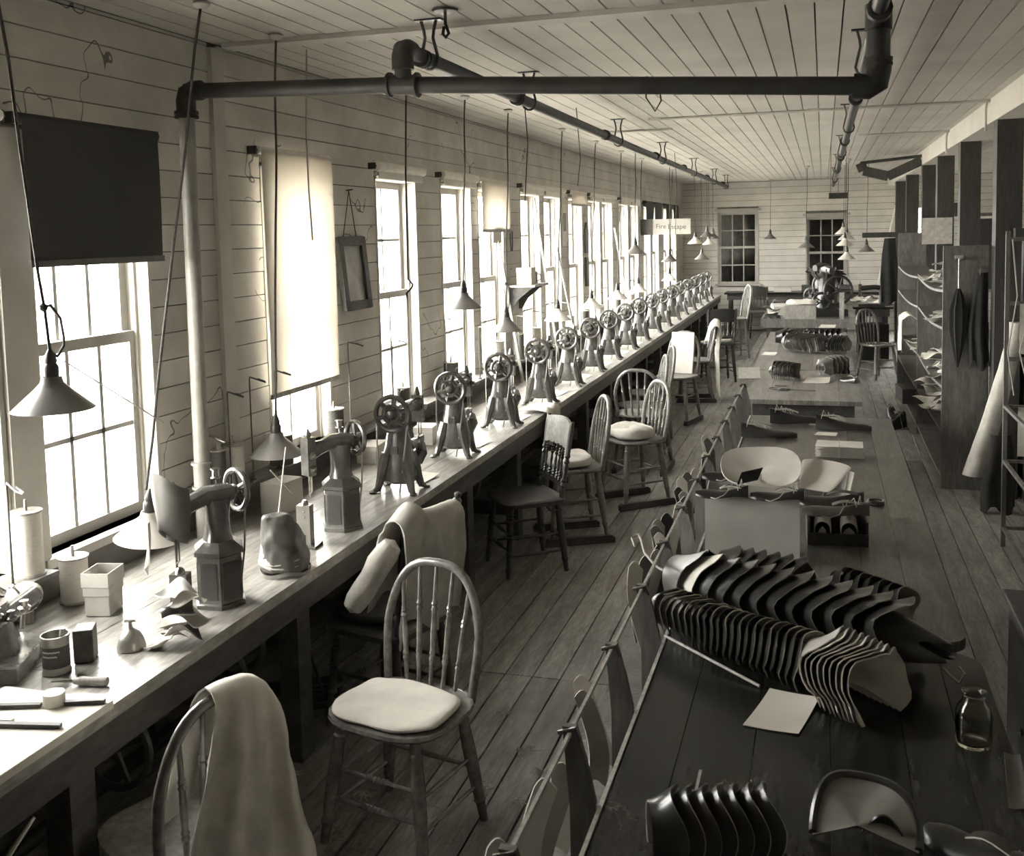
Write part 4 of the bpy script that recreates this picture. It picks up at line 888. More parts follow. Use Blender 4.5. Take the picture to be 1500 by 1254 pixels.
for i, (y, xa, xb) in enumerate([(8.54,-1.33,1.2),(11.13,.39,1.2),(9.45,-1.9,-1.35)]):
    t = thing('ceiling_conduit', ['thin conduit running across the ceiling boards to the post beam', 'short thin conduit on the ceiling near the bent duct', 'stub of conduit on the ceiling over the window bench'][i], 'conduit')
    MB().tube([(xa,y,2.968),(xb,y,2.968)], .011, 8).build('tube', 'trim_paint', t)
    for x in (xa, (xa+xb)/2, xb-.02): MB().box(x-.05,x+.05,y-.03,y+.03,2.962,2.9795).build('clip', 'trim_paint', t, smooth=False)
    if i < 2: MB().tube([(xb-.02,y,2.968),(xb-.03,y-.02,2.90),(xb-.03,y-.03,2.74)], .01, 8).build('drop', 'trim_paint', t)
# ================================================================== PENDANT LAMPS
def lamp(label, x, y, zb, top, mt='shade_enamel', loop=False, tiltx=0, group='pendant lamps over the bench', R=.122, Hs=.105, big=True):
    t = thing('pendant_lamp', label, 'lamp', (x, y, zb), 0, group)
    k = R/.122
    s_ = MB().lathe([(R,0),(R+.003,.002),(.055*k,Hs*.62),(.034*k,Hs*.82),(.03*k,Hs),(.026*k,Hs),(.03*k,Hs*.8),(.05*k,Hs*.60),(R-.003,.003)], 26, Matrix.Rotation(tiltx, 4, 'Y'), cap=False).build('shade', mt, t, ang=1.0)
    MB().lathe([(.02,Hs*.9),(.024,Hs+.01),(.024,Hs+.03),(.018,Hs+.04),(.02,Hs+.05),(.014,Hs+.07),(.006,Hs+.085),(0,Hs+.085)], 14, Matrix.Rotation(tiltx, 4, 'Y')).build('socket', 'iron_dark', t)
    MB().lathe([(.012,Hs*.9),(.014,Hs*.75),(.028,Hs*.4),(.03,Hs*.22),(.02,.004),(0,-.006)], 14, Matrix.Rotation(tiltx, 4, 'Y')).build('bulb', 'bottle_glass', t, ang=1.2)
    a = Vector((0,0,Hs+.08)); b = Vector((top[0]-x, top[1]-y, top[2]-zb)); n = 10
    pts = [a.lerp(b, i/n) + Vector((math.sin(i*1.3)*.004, math.cos(i*1.7)*.004, 0))*(1 if 0 < i < n else 0) for i in range(n+1)]
    c = MB().tube(pts, .0052 if big else .004, 6)
    if loop:
        q = a.lerp(b, .16 if loop is True else loop); c.tube([q, q+Vector((.0,.03,.004)), q+Vector((.0,.07,-.04)), q+Vector((.0,.08,-.10)), a+Vector((.01,.05,.01)), a+Vector((.01,.02,-.02)), a], .005, 6)
        c.lathe([(0,-.016),(.012,-.008),(.013,.006),(0,.016)], 8, Matrix.Translation(q))
    c.build('cord', 'cord', t)
    MB().lathe([(.03,-.004),(.034,-.012),(.02,-.025),(.006,-.03),(0,-.03)], 14, Matrix.Translation(b+Vector((0,0,2.98-top[2])))).build('ceiling_rosette', 'cardboard_pale', t)
    return t
lamp('grey conical pendant lamp with a knotted loop cord before the dark-blind window', -2.3, 2.61, 1.545, (-2.3,2.47,2.975), loop=.11)
lamp('white conical pendant lamp behind the leather-hung sewing machine', -2.40, 3.17, .96, (-2.3,3.53,2.975), 'shade_white', tiltx=.1)
lamp('grey conical pendant lamp hanging low beside the bare-headed sewing machine', -2.40, 4.12, 1.07, (-2.36,4.2,2.955))
lamp('dark conical pendant lamp before the single rolled-blind window', -2.3, 6.45, 1.566, (-2.28,6.53,2.975))
lamp('grey conical pendant lamp hanging beside the bracket shelf', -2.3, 7.40, 1.32, (-2.24,7.38,2.975), loop=.12)
GL = 'identical lamps low over the column machines'
for y in (8.9, 10.3, 11.7, 13.1, 15.9): lamp('pale conical pendant lamp hanging low behind the column machines', -2.28, y, 1.27, (-2.22,y+.05,2.975), 'shade_white', group=GL)
lamp('dark conical pendant lamp hung high before the paired windows', -2.1, 11.9, 1.785, (-2.1,12.0,2.975))
lamp('grey conical pendant lamp hanging below the lettered board', -2.1, 14.7, 1.60, (-2.1,14.8,2.975))
for i, (x, y, z, mt) in enumerate([(-1.9,16.1,1.83,'shade_white'),(-1.9,18.1,1.78,'shade_white'),(-1.9,17.0,1.56,'shade_enamel'),(-1.9,17.8,1.92,'shade_enamel'),(-1.86,18.4,1.88,'shade_enamel')]):
    lamp(['pale cone lamp of the far cluster, hanging alone from the long pipe', 'pale cone lamp of the far cluster beside the window casing', 'small dark cone lamp of the far cluster, lowest of the group', 'dark cone lamp of the far cluster behind the pale ones', 'dark cone lamp of the far cluster hugging the casing'][i], x, y, z, (x+.03,y-.3,2.975), mt, group='far cluster of lamps', big=False)
for i, (x, y, z) in enumerate([(-.25,16.5,1.73),(.32,15.2,1.58),(.62,16.2,1.66),(.29,16.15,1.93),(.33,15.85,1.85),(.30,15.5,1.77),(-.99,20.7,1.83)]):
    lamp(['dark cone lamp before the second far window', 'pale cone lamp lowest in the bunched string of shades', 'small dark cone lamp under the post bracket bar', 'cone shade topmost in the bunched string', 'cone shade second in the bunched string', 'cone shade third in the bunched string', 'dark lamp hung flat against the far wall between its windows'][i], x, y, z, (x+.02,y-.1,2.975), 'shade_enamel' if i in (0,2,6) else 'shade_white', group='lamps over the far tables', big=False)
wire('loose_wire', 'twisted cord ending in a knot before the single window', [(-2.2,5.33,2.975),(-2.21,5.3,2.4),(-2.2,5.26,1.82),(-2.18,5.28,1.79),(-2.2,5.31,1.77),(-2.22,5.28,1.74),(-2.2,5.24,1.72)], .005, 'cord')
wire('loose_wire', 'frayed loose wire dangling over the white-blind window', [(-2.42,4.60,2.978),(-2.45,4.62,2.6),(-2.46,4.64,2.45),(-2.47,4.66,2.3),(-2.47,4.68,2.05)], .004, 'string')
wire('loose_wire', 'short slack wire hooked round the cross pipe', [(-.63,3.86,2.63),(-.63,3.84,2.55),(-.60,3.86,2.50),(-.58,3.88,2.54),(-.59,3.9,2.6)], .003, 'cord')
for i, (x, y0, z1) in enumerate([(-1.7,5.9,2.25),(-1.75,7.5,2.4),(-1.7,12.4,2.0)]): wire('loose_wire', ['thin wire dropping from the first pipe hanger pair', 'thin wire dropping beside the middle of the long pipe', 'thin wire dropping near the far end of the long pipe'][i], [(x,y0,2.975),(x+.02,y0+.02,2.6),(x,y0,z1)], .0035, 'cord')
wire('pull_string', 'taut pale string tied between the knotted lamp and the white lamp', [(-2.3,2.67,1.69),(-2.3,3.16,1.40)], .0025)
t = thing('ceiling_hook', 'dark iron hook on a round plate in the ceiling near the pipe elbow', 'hook', (-1.48,4.02,2.98)); MB().lathe([(0,-.014),(.05,-.012),(.055,-.004),(.02,0)], 14).build('plate', 'iron_dark', t); MB().tube([(0,0,-.012),(0,0,-.06),(.014,0,-.10),(0,0,-.115),(-.012,0,-.10),(-.006,0,-.07)], .007, 6).build('hook', 'iron_dark', t)
t = thing('light_fixture', 'small dark two-socket fixture hanging on wires before the far wall', 'fixture', (.16,12.0,2.39)); MB().tube([(-.10,0,0),(.10,0,0)], .035, 10).build('bar', 'iron_dark', t)
for s_ in (-1, 0, 1): MB().tube([(s_*.08,0,.02),(s_*.08,0,.585 if s_ else .382)], .003, 5).build('wire', 'cord', t)
# ================================================================== ROLLER BLINDS
def blind(i, drop, mt, label, z=2.505, fat=.02, bar=True):
    a, b = WINS[i]; t = thing('roller_blind', label, 'blind', (-2.705,(a+b)/2-(.05 if i == 2 else .025),z)); L_ = (b-a)/2+.045
    MB().tube([(0,-L_,0),(0,-L_+.004,0),(0,L_,0)], [fat*.6,fat,fat], 14).build('roll', 'cloth_white' if mt != 'shade_cloth_dark' else mt, t)
    for s_ in (-1, 1): MB().box(-.045,.005,s_*(L_+.012)-.006,s_*(L_+.012)+.006,-.02,.02).build('bracket', 'iron_dark', t, smooth=False); MB().tube([(0,s_*L_,0),(0,s_*(L_+.02),0)], .008, 8).build('pin', 'iron_dark', t)
    if drop > .02:
        f = MB().sheet(lambda u, v: (.018+.004*math.sin(u*7+v*3)*v, (u-.5)*2*(L_-.012)*(1+.004*math.sin(v*5)), -drop*v), 14, 12, .0015).build('cloth', mt, t)
        if bar: MB().bar((.018,-L_+.01,-drop),(.018,L_-.01,-drop),.012,.025).build('hem_bar', 'sash_dark' if mt != 'blind_white' else 'pale_wood', t, smooth=False)
    else: MB().box(.004,.012,-L_+.03,L_-.03,-fat-.045,-fat*.5).build('hem_edge', 'cloth_white', t, smooth=False)
    return t
blind(0, 0, 'x', 'rolled-up blind whose end shows beside the dark half-drawn blind')
blind(1, .515, 'shade_cloth_dark', 'dark opaque roller blind drawn halfway down its window behind the knotted lamp')
blind(2, 1.25, 'blind_white', 'white translucent roller blind drawn almost to the bench')
blind(3, 0, 'x', 'rolled-up pale blind above the single window past the hanging mirror', fat=.034)
blind(4, 0, 'x', 'rolled-up pale blind above the first of the paired windows', fat=.032)
blind(5, .42, 'blind_white', 'white blind half lowered behind the leaning window pole')
lab = {6: 'rolled-up pale blind above the window next to the bracket shelf', 7: 'rolled-up pale blind above the window beside the wall calendar', 8: 'crooked sagging pale blind past the wall calendar'}
for i in (6, 7, 9, 10, 11, 12):
    o = blind(i, 0, 'x', lab.get(i, 'rolled-up pale blind on one of the far bench windows'), fat=.028)
    if i > 7: o['group'] = 'rolled blinds of the far windows'
blind(8, .14, 'blind_white', lab[8])
for i in (13, 14, 15, 16): tag(blind(i, .28, 'shade_cloth_dark', 'short dark blind on the last windows by the far corner', fat=.02, bar=False), group='short dark blinds by the far corner')
# ================================================================== ON THE LEFT WALL
t = thing('wall_mirror', 'narrow dark-framed mirror hanging from a nail by a string', 'mirror', (-2.735,5.665,1.84)); M = Matrix.Rotation(-.09, 4, 'Y')
m = MB()
for s_ in (-1, 1): m.box(0,.03,s_*.155-.028,s_*.155+.028,-.22,.22,M); m.box(0,.03,-.155,.155,s_*.195-.028,s_*.195+.028,M)
m.build('frame', 'bench_dark', t, smooth=False); MB().box(.008,.014,-.13,.13,-.17,.17,M).build('mirror_glass', 'tin', t, smooth=False)
MB().tube([(-.01,-.08,.22),(.004,-.01,.50),(-.01,.10,.22)], .0028, 5).build('string', 'cord', t); MB().tube([(-.012,-.01,.50),(.03,-.01,.505)], .004, 6).build('nail', 'iron_dark', t)
t = thing('bracket_shelf', 'small dark wall shelf on curved brackets between the paired windows', 'shelf', (-2.748,9.09,1.57))
MB().box(0,.27,-.23,.23,0,.02).build('board', 'pale_wood', t, smooth=False)
for s_ in (-1, 1): MB().prism([(0,-.22),(.03,-.22),(.09,-.12),(.2,-.03),(.25,0),(0,0)], s_*.17-.01, s_*.17+.01, Matrix(((1,0,0,0),(0,0,1,0),(0,1,0,0),(0,0,0,1)))).build('bracket', 'bench_dark', t, smooth=False)
def carton(name, label, loc, rz, sx, sy, h, mt='cardboard_pale', lid=True):
    t = thing(name, label, 'box', loc, rz)
    bevel(MB().box(-sx,sx,-sy,sy,0,h).build('body', mt, t, smooth=False), .003)
    if lid: bevel(MB().box(-sx-.003,sx+.003,-sy-.003,sy+.003,h*.72,h+.003).build('lid', mt, t, smooth=False), .002)
    return t
carton('carton', 'square white carton on the small wall shelf', (-2.60,9.0,1.591), .0, .07, .07, .15, 'paper')
t = thing('tin_mug', 'tin mug beside the white carton on the wall shelf', 'mug', (-2.58,9.18,1.591)); MB().lathe([(0,.002),(.04,0),(.04,.11),(.037,.11),(.036,.006),(0,.006)], 16, cap=False).build('body', 'tin', t); MB().tube([(.04,.0,.09),(.07,.0,.08),(.07,0,.04),(.04,0,.02)], .006, 6).build('handle', 'tin', t)
wire('strap_hoop', 'narrow leather hoop hanging on the wall above the bracket shelf', [(-2.735,8.98,2.08),(-2.735,8.985,1.95),(-2.735,9.0,1.90),(-2.735,9.03,1.90),(-2.735,9.045,1.95),(-2.735,9.05,2.08)], .006, 'leather_grey')
def pole(label, a, b, flag=None):
    t = thing('window_pole', label, 'pole'); MB().bar(a, b, .022, .022).build('stick', 'pale_wood', t, smooth=False)
    if flag: MB().box(*flag).build('paper_flag', 'paper', t, smooth=False)
pole('pale window pole leaning beside the bracket shelf, paper at its tip', (-2.54,8.62,.755), (-2.70,8.50,2.0), (-2.715,-2.705,8.38,8.62,1.98,2.12))
pole('pale window pole leaning in the window past the bracket shelf', (-2.53,9.9,.755), (-2.71,9.72,2.40))
pole('pale window pole leaning before the calendar windows', (-2.53,10.75,.755), (-2.71,10.6,1.9))
pole('pale window pole leaning near the far lamps', (-2.52,13.9,.755), (-2.71,13.75,2.1))
t = thing('wall_calendar', 'small pale wall calendar with a dark picture between window pairs', 'calendar', (-2.748,11.09,1.95)); MB().box(0,.006,-.11,.11,-.05,.42).build('card', 'paper', t, smooth=False); MB().box(.006,.008,-.06,.06,.12,.32).build('picture', 'leather_grey', t, smooth=False)
t = thing('wall_case', 'dark long wall case hanging on the pier past the calendar', 'case', (-2.748,12.13,1.75)); MB().box(0,.03,-.06,.06,-.35,.0).build('lower_case', 'bench_dark', t, smooth=False); MB().prism([(-.06,.05),(.06,.05),(.06,.33),(0,.42),(-.06,.33)],0,.02,Matrix(((0,0,1,0),(1,0,0,0),(0,1,0,0),(0,0,0,1)))).build('upper_case', 'shelf_wood', t, smooth=False)
t = thing('lettered_sign', 'pale board hand-lettered Fire Escape standing out from the wall by the last windows', 'sign', (-2.26,16.1,2.11)); MB().box(-.335,.29,-.01,.01,-.125,.115).build('board', 'cardboard', t, smooth=False); MB().box(-.489,-.30,-.02,.03,-.13,.12).build('wall_bracket', 'bench_dark', t, smooth=False)
def text(body, size, mt, parent, M, name='lettering'):
    c = bpy.data.curves.new(name, 'FONT'); c.body = body; c.size = size; c.align_x = 'CENTER'; c.align_y = 'CENTER'; c.extrude = .001
    tmp = bpy.data.objects.new(name, c); COL.objects.link(tmp); dg = bpy.context.evaluated_depsgraph_get(); me = bpy.data.meshes.new_from_object(tmp.evaluated_get(dg)); bpy.data.objects.remove(tmp)
    me.materials.clear(); me.materials.append(MATS[mt]); o = bpy.data.objects.new(name, me); COL.objects.link(o); o.parent = parent; o.matrix_local = M; return o
text('Fire', .105, 'tin_label', t, Matrix(((1,0,0,-.17),(0,0,-1,-.0115),(0,1,0,.0),(0,0,0,1))))
text('Escape', .105, 'tin_label', t, Matrix(((1,0,0,.08),(0,0,-1,-.0115),(0,1,0,-.01),(0,0,0,1))))
# ================================================================== THREAD SPOOLS, GUIDES AND CLUTTER ON THE BENCH
def spool(label, loc, r, h, mt='thread_white', group='thread spools at the back of the bench'):
    t = thing('thread_spool', label, 'spool', loc, random.uniform(0, 3), group)
    MB().lathe([(0,0),(r*1.1,0),(r*1.1,.006),(r*.5,.008)], 18).build('base_flange', 'pale_wood', t); MB().lathe([(r*.5,.006),(r,.008),(r,h-.008),(r*.5,h-.006)], 18).build('thread', mt, t)
    MB().lathe([(r*.5,h-.008),(r*1.1,h-.006),(r*1.1,h),(.006,h),(.005,h+.04),(0,h+.04)], 18).build('top_flange', 'pale_wood', t); return t
spool('tall pale thread spool on the ledge below the dark blind', (-2.665,2.86,.905), .05, .23)
spool('squat grey thread spool on the bench behind the small carton', (-2.625,3.03,.752), .05, .17)
spool('pale thread spool standing beside the wall pipe', (-2.655,4.16,.905), .05, .20)
spool('dark thread spool between the wall pipe and the pale spool', (-2.655,4.03,.905), .035, .20, 'thread_dark')
spool('dark thread spool at the edge of the white-blind window', (-2.655,5.2,.905), .055, .19, 'thread_dark')
spool('dark squat thread spool in front of the white-blind window', (-2.655,4.60,.905), .06, .16, 'thread_dark')
spool('small dark thread spool under the single window', (-2.655,6.2,.905), .045, .16, 'thread_dark')
spool('dark thread spool beside the first paired window', (-2.655,7.12,.905), .055, .21, 'thread_dark')
for k, y in enumerate((8.3,8.9,9.5,10.2,10.9,11.6,12.5,13.6,14.6)): spool('pale-and-dark thread spool on the ledge behind the column machines' , (-2.655,y,.905), .05, .24, 'thread_dark' if k % 2 else 'thread_white', 'spools on the ledge behind the column machines')['label'] = ['pale thread spool on the ledge behind the column machines', 'dark thread spool on the ledge behind the column machines'][k % 2]
ledge = thing('spool_ledge', 'narrow shelf ledge along the wall behind the bench', 'ledge'); MB().box(-2.72,-2.60,2.7,2.93,.888,.904).build('board', 'shelf_wood', ledge, smooth=False); MB().box(-2.72,-2.60,3.90,20.0,.888,.904).build('board', 'shelf_wood', ledge, smooth=False)
for y in [2.8] + [3.93+1.77*k for k in range(10)]: MB().box(-2.722,-2.62,y,y+.02,.752,.888).build('support', 'shelf_wood', ledge, smooth=False)
def guide(label, loc, h, reach, rz, group='bent wire thread guides'):
    t = thing('thread_guide', label, 'thread guide', loc, rz, group)
    MB().tube([(0,0,0),(0,0,h-.012),(.006,0,h),(reach,.0,h-.006),(reach+.02,.012,h-.012),(reach,.02,h-.012),(reach*.5,.014,h-.004)], .004, 6).build('wire', 'iron_dark', t); MB().lathe([(0,0),(.016,0),(.016,.006),(.005,.012)], 10).build('foot', 'iron_dark', t)
for i, (y, h, lab_) in enumerate([(2.74,.36,'bent wire thread guide beside the tall pale spool'),(3.92,.29,'bent wire thread guide curling round the wall pipe'),(4.087,.46,'tall bent wire thread guide behind the pale spool'),(4.28,.50,'bent wire thread guide next to the trim board'),(4.52,.5,'bent wire thread guide at the edge of the white blind'),(5.35,.55,'bent wire thread guide past the white-blind window'),(5.98,.5,'bent wire thread guide before the single window'),(6.95,.55,'bent wire thread guide past the single window')]): guide(lab_, (-2.625,y,.905), h, .13, -.6)
for y in (7.7,8.76,9.28,10.42,11.3,12.2): guide('bent wire thread guide behind the column machines', (-2.625,y,.905), .42, .13, -.6, 'wire guides behind the column machines')
carton('small_carton', 'small open carton on the bench by the squat spool', (-2.45,2.97,.752), .25, .045, .055, .10, 'cardboard')
t = thing('open_carton', 'shallow open carton stacked on the small carton', 'box', (-2.45,2.97,.857), .2)
for a in ((-.05,.05,-.06,-.056),(-.05,.05,.056,.06),(-.05,-.046,-.056,.056),(.046,.05,-.056,.056)): MB().box(*a,0,.05).build('side', 'cardboard', t, smooth=False)
MB().box(-.046,.046,-.056,.056,0,.003).build('bottom', 'cardboard', t, smooth=False)
carton('white_carton', 'plain white carton on the bench behind the box-pedestal machines', (-2.50,4.32,.752), -.1, .06, .09, .15, 'paper', lid=False)
carton('white_carton', 'pale low carton under the white-blind window edge', (-2.53,5.42,.752), .1, .06, .10, .10, 'cardboard_pale')
carton('white_carton', 'white carton on the bench between the first column machines', (-2.40,5.95,.752), .15, .06, .08, .11, 'paper')
for i, y in enumerate((5.25,6.15,7.1,8.0)): o = piece('wood_block', 'shelf_wood', None, -2.30, -2.22, y-.06, y+.06, .752, .80); tag(o, 'small dark wood block on the bench between column machines', 'block', 'wood blocks between machines')
# tin can with brush
t = thing('tin_can', 'small labelled tin can with a brush handle, on the bench beside the awl', 'can', (-2.25,2.50,.752)); MB().lathe([(0,0),(.042,0),(.043,.004),(.04,.008),(.04,.108),(.043,.112),(.043,.118),(.039,.118),(.038,.01),(0,.01)], 22, cap=False).build('body', 'tin', t)
lb = MB().sheet(lambda u, v: (.0412*math.cos(-2.2+u*2.6), .0412*math.sin(-2.2+u*2.6), .022+.065*v), 16, 2, .0006).build('label', 'tin_label', t)
for k, z in enumerate((.058,.072)): MB().sheet(lambda u, v: (.0422*math.cos(-1.9+u*(1.1+.2*k)), .0422*math.sin(-1.9+u*(1.1+.2*k)), z+.004*v+.0012*math.sin(u*37+k)), 24, 1, .0004).build('label_line', 'cardboard_pale', lb)
MB().tube([(.01,0,.01),(.022,.01,.135)], .009, 8).build('brush_handle', 'pale_wood', t)
t = carton('black_carton', 'small dark tapered carton leaning behind the labelled can', (-2.225,2.60,.752), .5, .03, .035, .105, 'bench_dark', lid=False)
t = thing('awl', 'wood-handled awl lying on the bench before the can', 'awl', (-2.13,2.43,.765), D(12)); MB().lathe([(0,0),(.010,.002),(.014,.03),(.012,.06),(.015,.09),(.013,.105),(0,.108)], 12, Matrix.Rotation(PI/2,4,'Y')).build('handle', 'pale_wood', t); MB().tube([(0,0,0),(-.07,0,-.004)], [.005,.0015], 6).build('spike', 'steel', t)
t = thing('tape_roll', 'roll of pale tape with a flat stick beside it on the white board', 'tape', (-2.06,2.27,.775), .3); MB().lathe([(.012,0),(.03,0),(.03,.035),(.012,.035)], 18).build('roll', 'paper', t)
o = piece('wood_stick', 'bench_dark', None, -2.03, -1.92, 2.285, 2.30, .775, .787); o.rotation_euler = (0,0,.35); tag(o, 'short dark square stick lying beside the tape roll', 'stick')
wb_ = piece('white_work_board', 'paper', None, -2.29, -1.915, .92, 2.335, .751, .774); tag(wb_, 'white-topped work board laid over the bench under the tape roll', 'board')
t = thing('dome_oiler', 'dome-shaped metal oiler with a small spout on the bench', 'oiler', (-2.14,2.71,.752)); MB().lathe([(0,0),(.045,0),(.046,.006),(.04,.03),(.03,.05),(.014,.062),(.008,.068),(.006,.085),(0,.086)], 20).build('dome', 'tin', t); MB().tube([(-.02,0,.088),(.02,.004,.092)], .006, 6).build('spout', 'steel', t)
_sp = [wtree(q) for q in COL.objects if q.name.startswith(('dome_oiler', 'needle_post', 'sewing_machine.017')) and q.parent is None]
for k in range(7):
    ph = random.uniform(0, 6)
    o = MB().sheet(lambda u, v: ((u-.5)*.11, (v-.5)*.085, .012+.022*math.sin(u*4+ph)*math.sin(v*3.5+ph*2)+.02*abs(math.sin(u*2+ph))), 9, 9, .003, lining=1).build('leather_scrap', [('leather_tan','leather_black','lining')[k % 3], 'lining'], ang=1.4)
    o.location = ((-2.03,-1.985,-2.03,-1.985,-2.01,-1.98,-2.02)[k], (2.74,2.76,2.80,2.82,2.77,2.80,2.79)[k], .775); o.rotation_euler = (random.uniform(-.25,.25), random.uniform(-.25,.25), k); settle(o, _sp, .751)
    tag(o, 'crumpled leather scrap in the heap beside the dome oiler', 'leather scrap', 'scrap heap beside the dome oiler')
# boot bundle tied with laces on the bench edge
bb = thing('boot_bundle', 'pair of boot uppers tied with laces, standing between the box-pedestal machines', 'boot bundle', (-2.03,3.50,.752), .3)
m = MB(); rings = []
for z, hx, hy, dy in [(0,.085,.075,0),(.02,.1,.09,0),(.06,.095,.085,.0),(.1,.09,.08,-.01),(.15,.085,.072,-.02),(.2,.075,.06,-.03),(.235,.06,.045,-.045),(.25,.045,.028,-.055),(.247,.015,.01,-.055)]: rings.append(ring_xy(0.01*math.sin(z*20), dy, z, hx, hy, 18, 2.2))
m.loft(rings); rumple(m.build('outer_leather', 'leather_grey', bb), .07, .03, 2)
MB().sheet(lambda u, v: (.093*math.cos(2.6+u*2.2)*(1-.3*v), .083*math.sin(2.6+u*2.2)*(1-.3*v)-.02*v, .05+.16*v+.02*math.sin(u*6)), 12, 8, .003).build('lining_fold', 'lining', bb)
MB().sheet(lambda u, v: (.102*math.cos(u*6.2)*(1+.06*math.sin(u*20)), .092*math.sin(u*6.2), .004+.014*v+.006*math.sin(u*25)), 40, 2, .003).build('hem', 'leather_tan', bb)
m = MB()
for k in range(5): m.tube([(.095*math.cos(a)*(1-.07*k*.5), .086*math.sin(a)*(1-.07*k*.5), .055+.012*k+.018*math.sin(a+k*.6)) for a in [2*PI*j/26 for j in range(26)]], .004, 5, closed=True)
m.build('laces', 'string', bb)
m = MB()
for k in range(5): m.lathe([(.004,0),(.006,.001),(.004,.002)], 8, Matrix.Translation((.05,-.035+.002*k,.12+.02*k)) @ Matrix.Rotation(PI/2,4,'Y'))
m.build('eyelets', 'steel', bb)
# leather upper hung on the nearest machine head
hu = drape('hanging_upper', 'dark leather upper hung over the head of a box-pedestal machine', 'shoe upper', lambda u, v: (.082*math.sin((u-.5)*PI*1.15)*(.62+.55*math.sin(PI*min(1,.25+v*.6))-.40*v), -.062*math.cos((u-.5)*PI*1.15)+.01*v, 1.24-.2*v-.03*math.cos(u*6)), 'leather_grey', 16, 12, loc=(-2.163,3.0,0), rz=D(-26))
drape('hanging_lining', 'pale lining strip trailing below the hung leather upper', 'lining', lambda u, v: (-.055+.05*u+.01*math.sin(v*4), -.085+.012*math.sin(u*4+v*2), 1.10-.2*v*(1-.3*u)), 'lining', 8, 10, loc=(-2.163,3.0,0), rz=D(-26))
# machine cut by the frame at the bench's near end
sk = thing('bench_machine', 'cluttered black iron machine on the bench behind the tin can', 'machine', (-2.47,2.49,.752), .4)
MB().box(-.12,.12,-.16,.14,0,.05).build('base', 'machine_iron', sk); MB().loft([ring_xy(0,0,z,hx,hy) for z,hx,hy in [(.05,.07,.09),(.12,.05,.07),(.2,.04,.05)]]).build('body', 'machine_iron', sk)
MB().tube([(-.02,-.2,.14),(.06,.18,.16)], .03, 12).build('drum', 'machine_iron', sk)
MB().lathe([(0,0),(.06,.0),(.062,.006),(.02,.016),(0,.016)], 20, Matrix.Translation((.02,.2,.14)) @ Matrix.Rotation(.7,4,'X')).build('guide_disc', 'steel', sk); MB().tube([(.02,.17,.05),(.02,.2,.14)], .008, 6).build('disc_stem', 'steel', sk); MB().tube([(.02,.19,.15),(.0,.16,.2)], .006, 6).build('thumb_pin', 'steel', sk)
for k in range(6): MB().lathe([(0,0),(.018,0),(.02,.008),(.012,.014),(.014,.03),(0,.034)], 10, Matrix.Translation((-.06+.03*k,-.05+.03*(k % 3),.15+.02*(k % 2)))).build('knob', 'steel' if k % 2 else 'machine_iron', sk)
MB().tube([(-.1,0,.05),(-.12,.02,.2),(-.05,.06,.26),(.0,.1,.2)], .008, 6).build('lever', 'steel', sk)
t = thing('roller_case', 'dark ribbed roller case lying before the cluttered bench machine', 'roller', (-2.43,2.155,.794), .45); MB().tube([(0,-.14,0),(0,.12,0)], .042, 14).build('drum', 'iron_dark', t); MB().box(-.05,.05,-.14,.12,-.025,.0).build('case', 'iron_dark', t, smooth=False)
for k, (x, y, rz) in enumerate([(-2.17,2.22,.3),(-2.18,2.14,.1),(-2.03,2.14,.2),(-2.16,2.04,-.2)]): o = piece('file_stick', ('bench_dark','tin')[k % 2], None, x-.09, x+.09, y-.008, y+.008, .776, .786); o.rotation_euler = (0,0,rz); tag(o, ['dark file lying on the white board near the tape', 'bright file lying across the white board', 'dark file lying behind the tape roll', 'bright file lying at the white board middle'][k], 'file')
# cloths and papers among the machines
def spill(u, v):
    w_ = .008*math.sin(u*9)+.006*math.sin(u*17+v*5)
    if v < .62: return (-2.10+.185*v/.62, 7.06+.32*u, .767+.012*abs(math.sin(u*6+v*5)))
    k = (v-.62)/.38; a = min(1, k/.15)*PI/2
    return (-1.915+.022*math.sin(a)+w_*k, 7.06+.32*u+.015*k*math.sin(u*5), .767-.022*(1-math.cos(a))-.26*max(0, k-.15))
drape('draped_cloth', 'pale cloth spilling over the bench edge beside the column machines', 'cloth', spill, 'cloth_grey', 22, 30)
for k, y in enumerate((4.98,5.9,6.80,7.9,8.85,9.75,10.7,11.6)): slip('paper_scrap', 'pale paper scrap on the bench between column machines', [(-2.22,y),(-2.02,y-.03),(-2.0,y+.16),(-2.2,y+.2)], .752, curl=.01)['group'] = 'paper scraps between machines'
wire('thread_strand', 'taut pale thread slanting down beside the low grey lamp', [(-2.25,3.80,1.08),(-2.25,3.97,.94)], .003)
wire('thread_strand', 'taut pale thread dropping straight past the low grey lamp to the boot bundle', [(-2.2,3.85,1.17),(-2.08,3.56,.96)], .003)
# ================================================================== RIGHT SIDE: POSTS, SHELVES, HANGING THINGS
for i, y in enumerate((8.32,10.4,12.4,14.2,16.8,19.2)):
    o = piece('support_post', 'post_wood', None, 1.21, 1.385, y-.09, y+.09, 0, 2.7995)
    tag(o, ['square dark post beside the umbrella panel, under the beam','square dark post behind the shelf papers','square dark post with the pinned pale sheet','square dark post beside the bright window slit','square dark post carrying the horizontal bar','square dark post closest to the far wall'][i], 'post')
sf = thing('shelf_unit', 'tall open wooden shelf unit holding papers and scraps, built against the posts', 'shelf', (0,0,0))
for y, z in ((8.46,1.885),(10.65,1.55),(13.4,1.95)): piece('upright_panel', 'shelf_wood', sf, .88, 1.20, y, y+.025, 0, z)
for z in (.10,.45,.80,1.26,1.55):
    for a, b in ((8.486,10.649),(10.676,13.399)):
        def fn(u, v, a=a, b=b, z=z): return (.885+.31*u, a+(b-a)*v, z-.035*math.sin(PI*v)*(1 if z > .7 else .4))
        MB().sheet(fn, 2, 14, .02).build('shelf_board', 'shelf_wood', sf, ang=1.0)
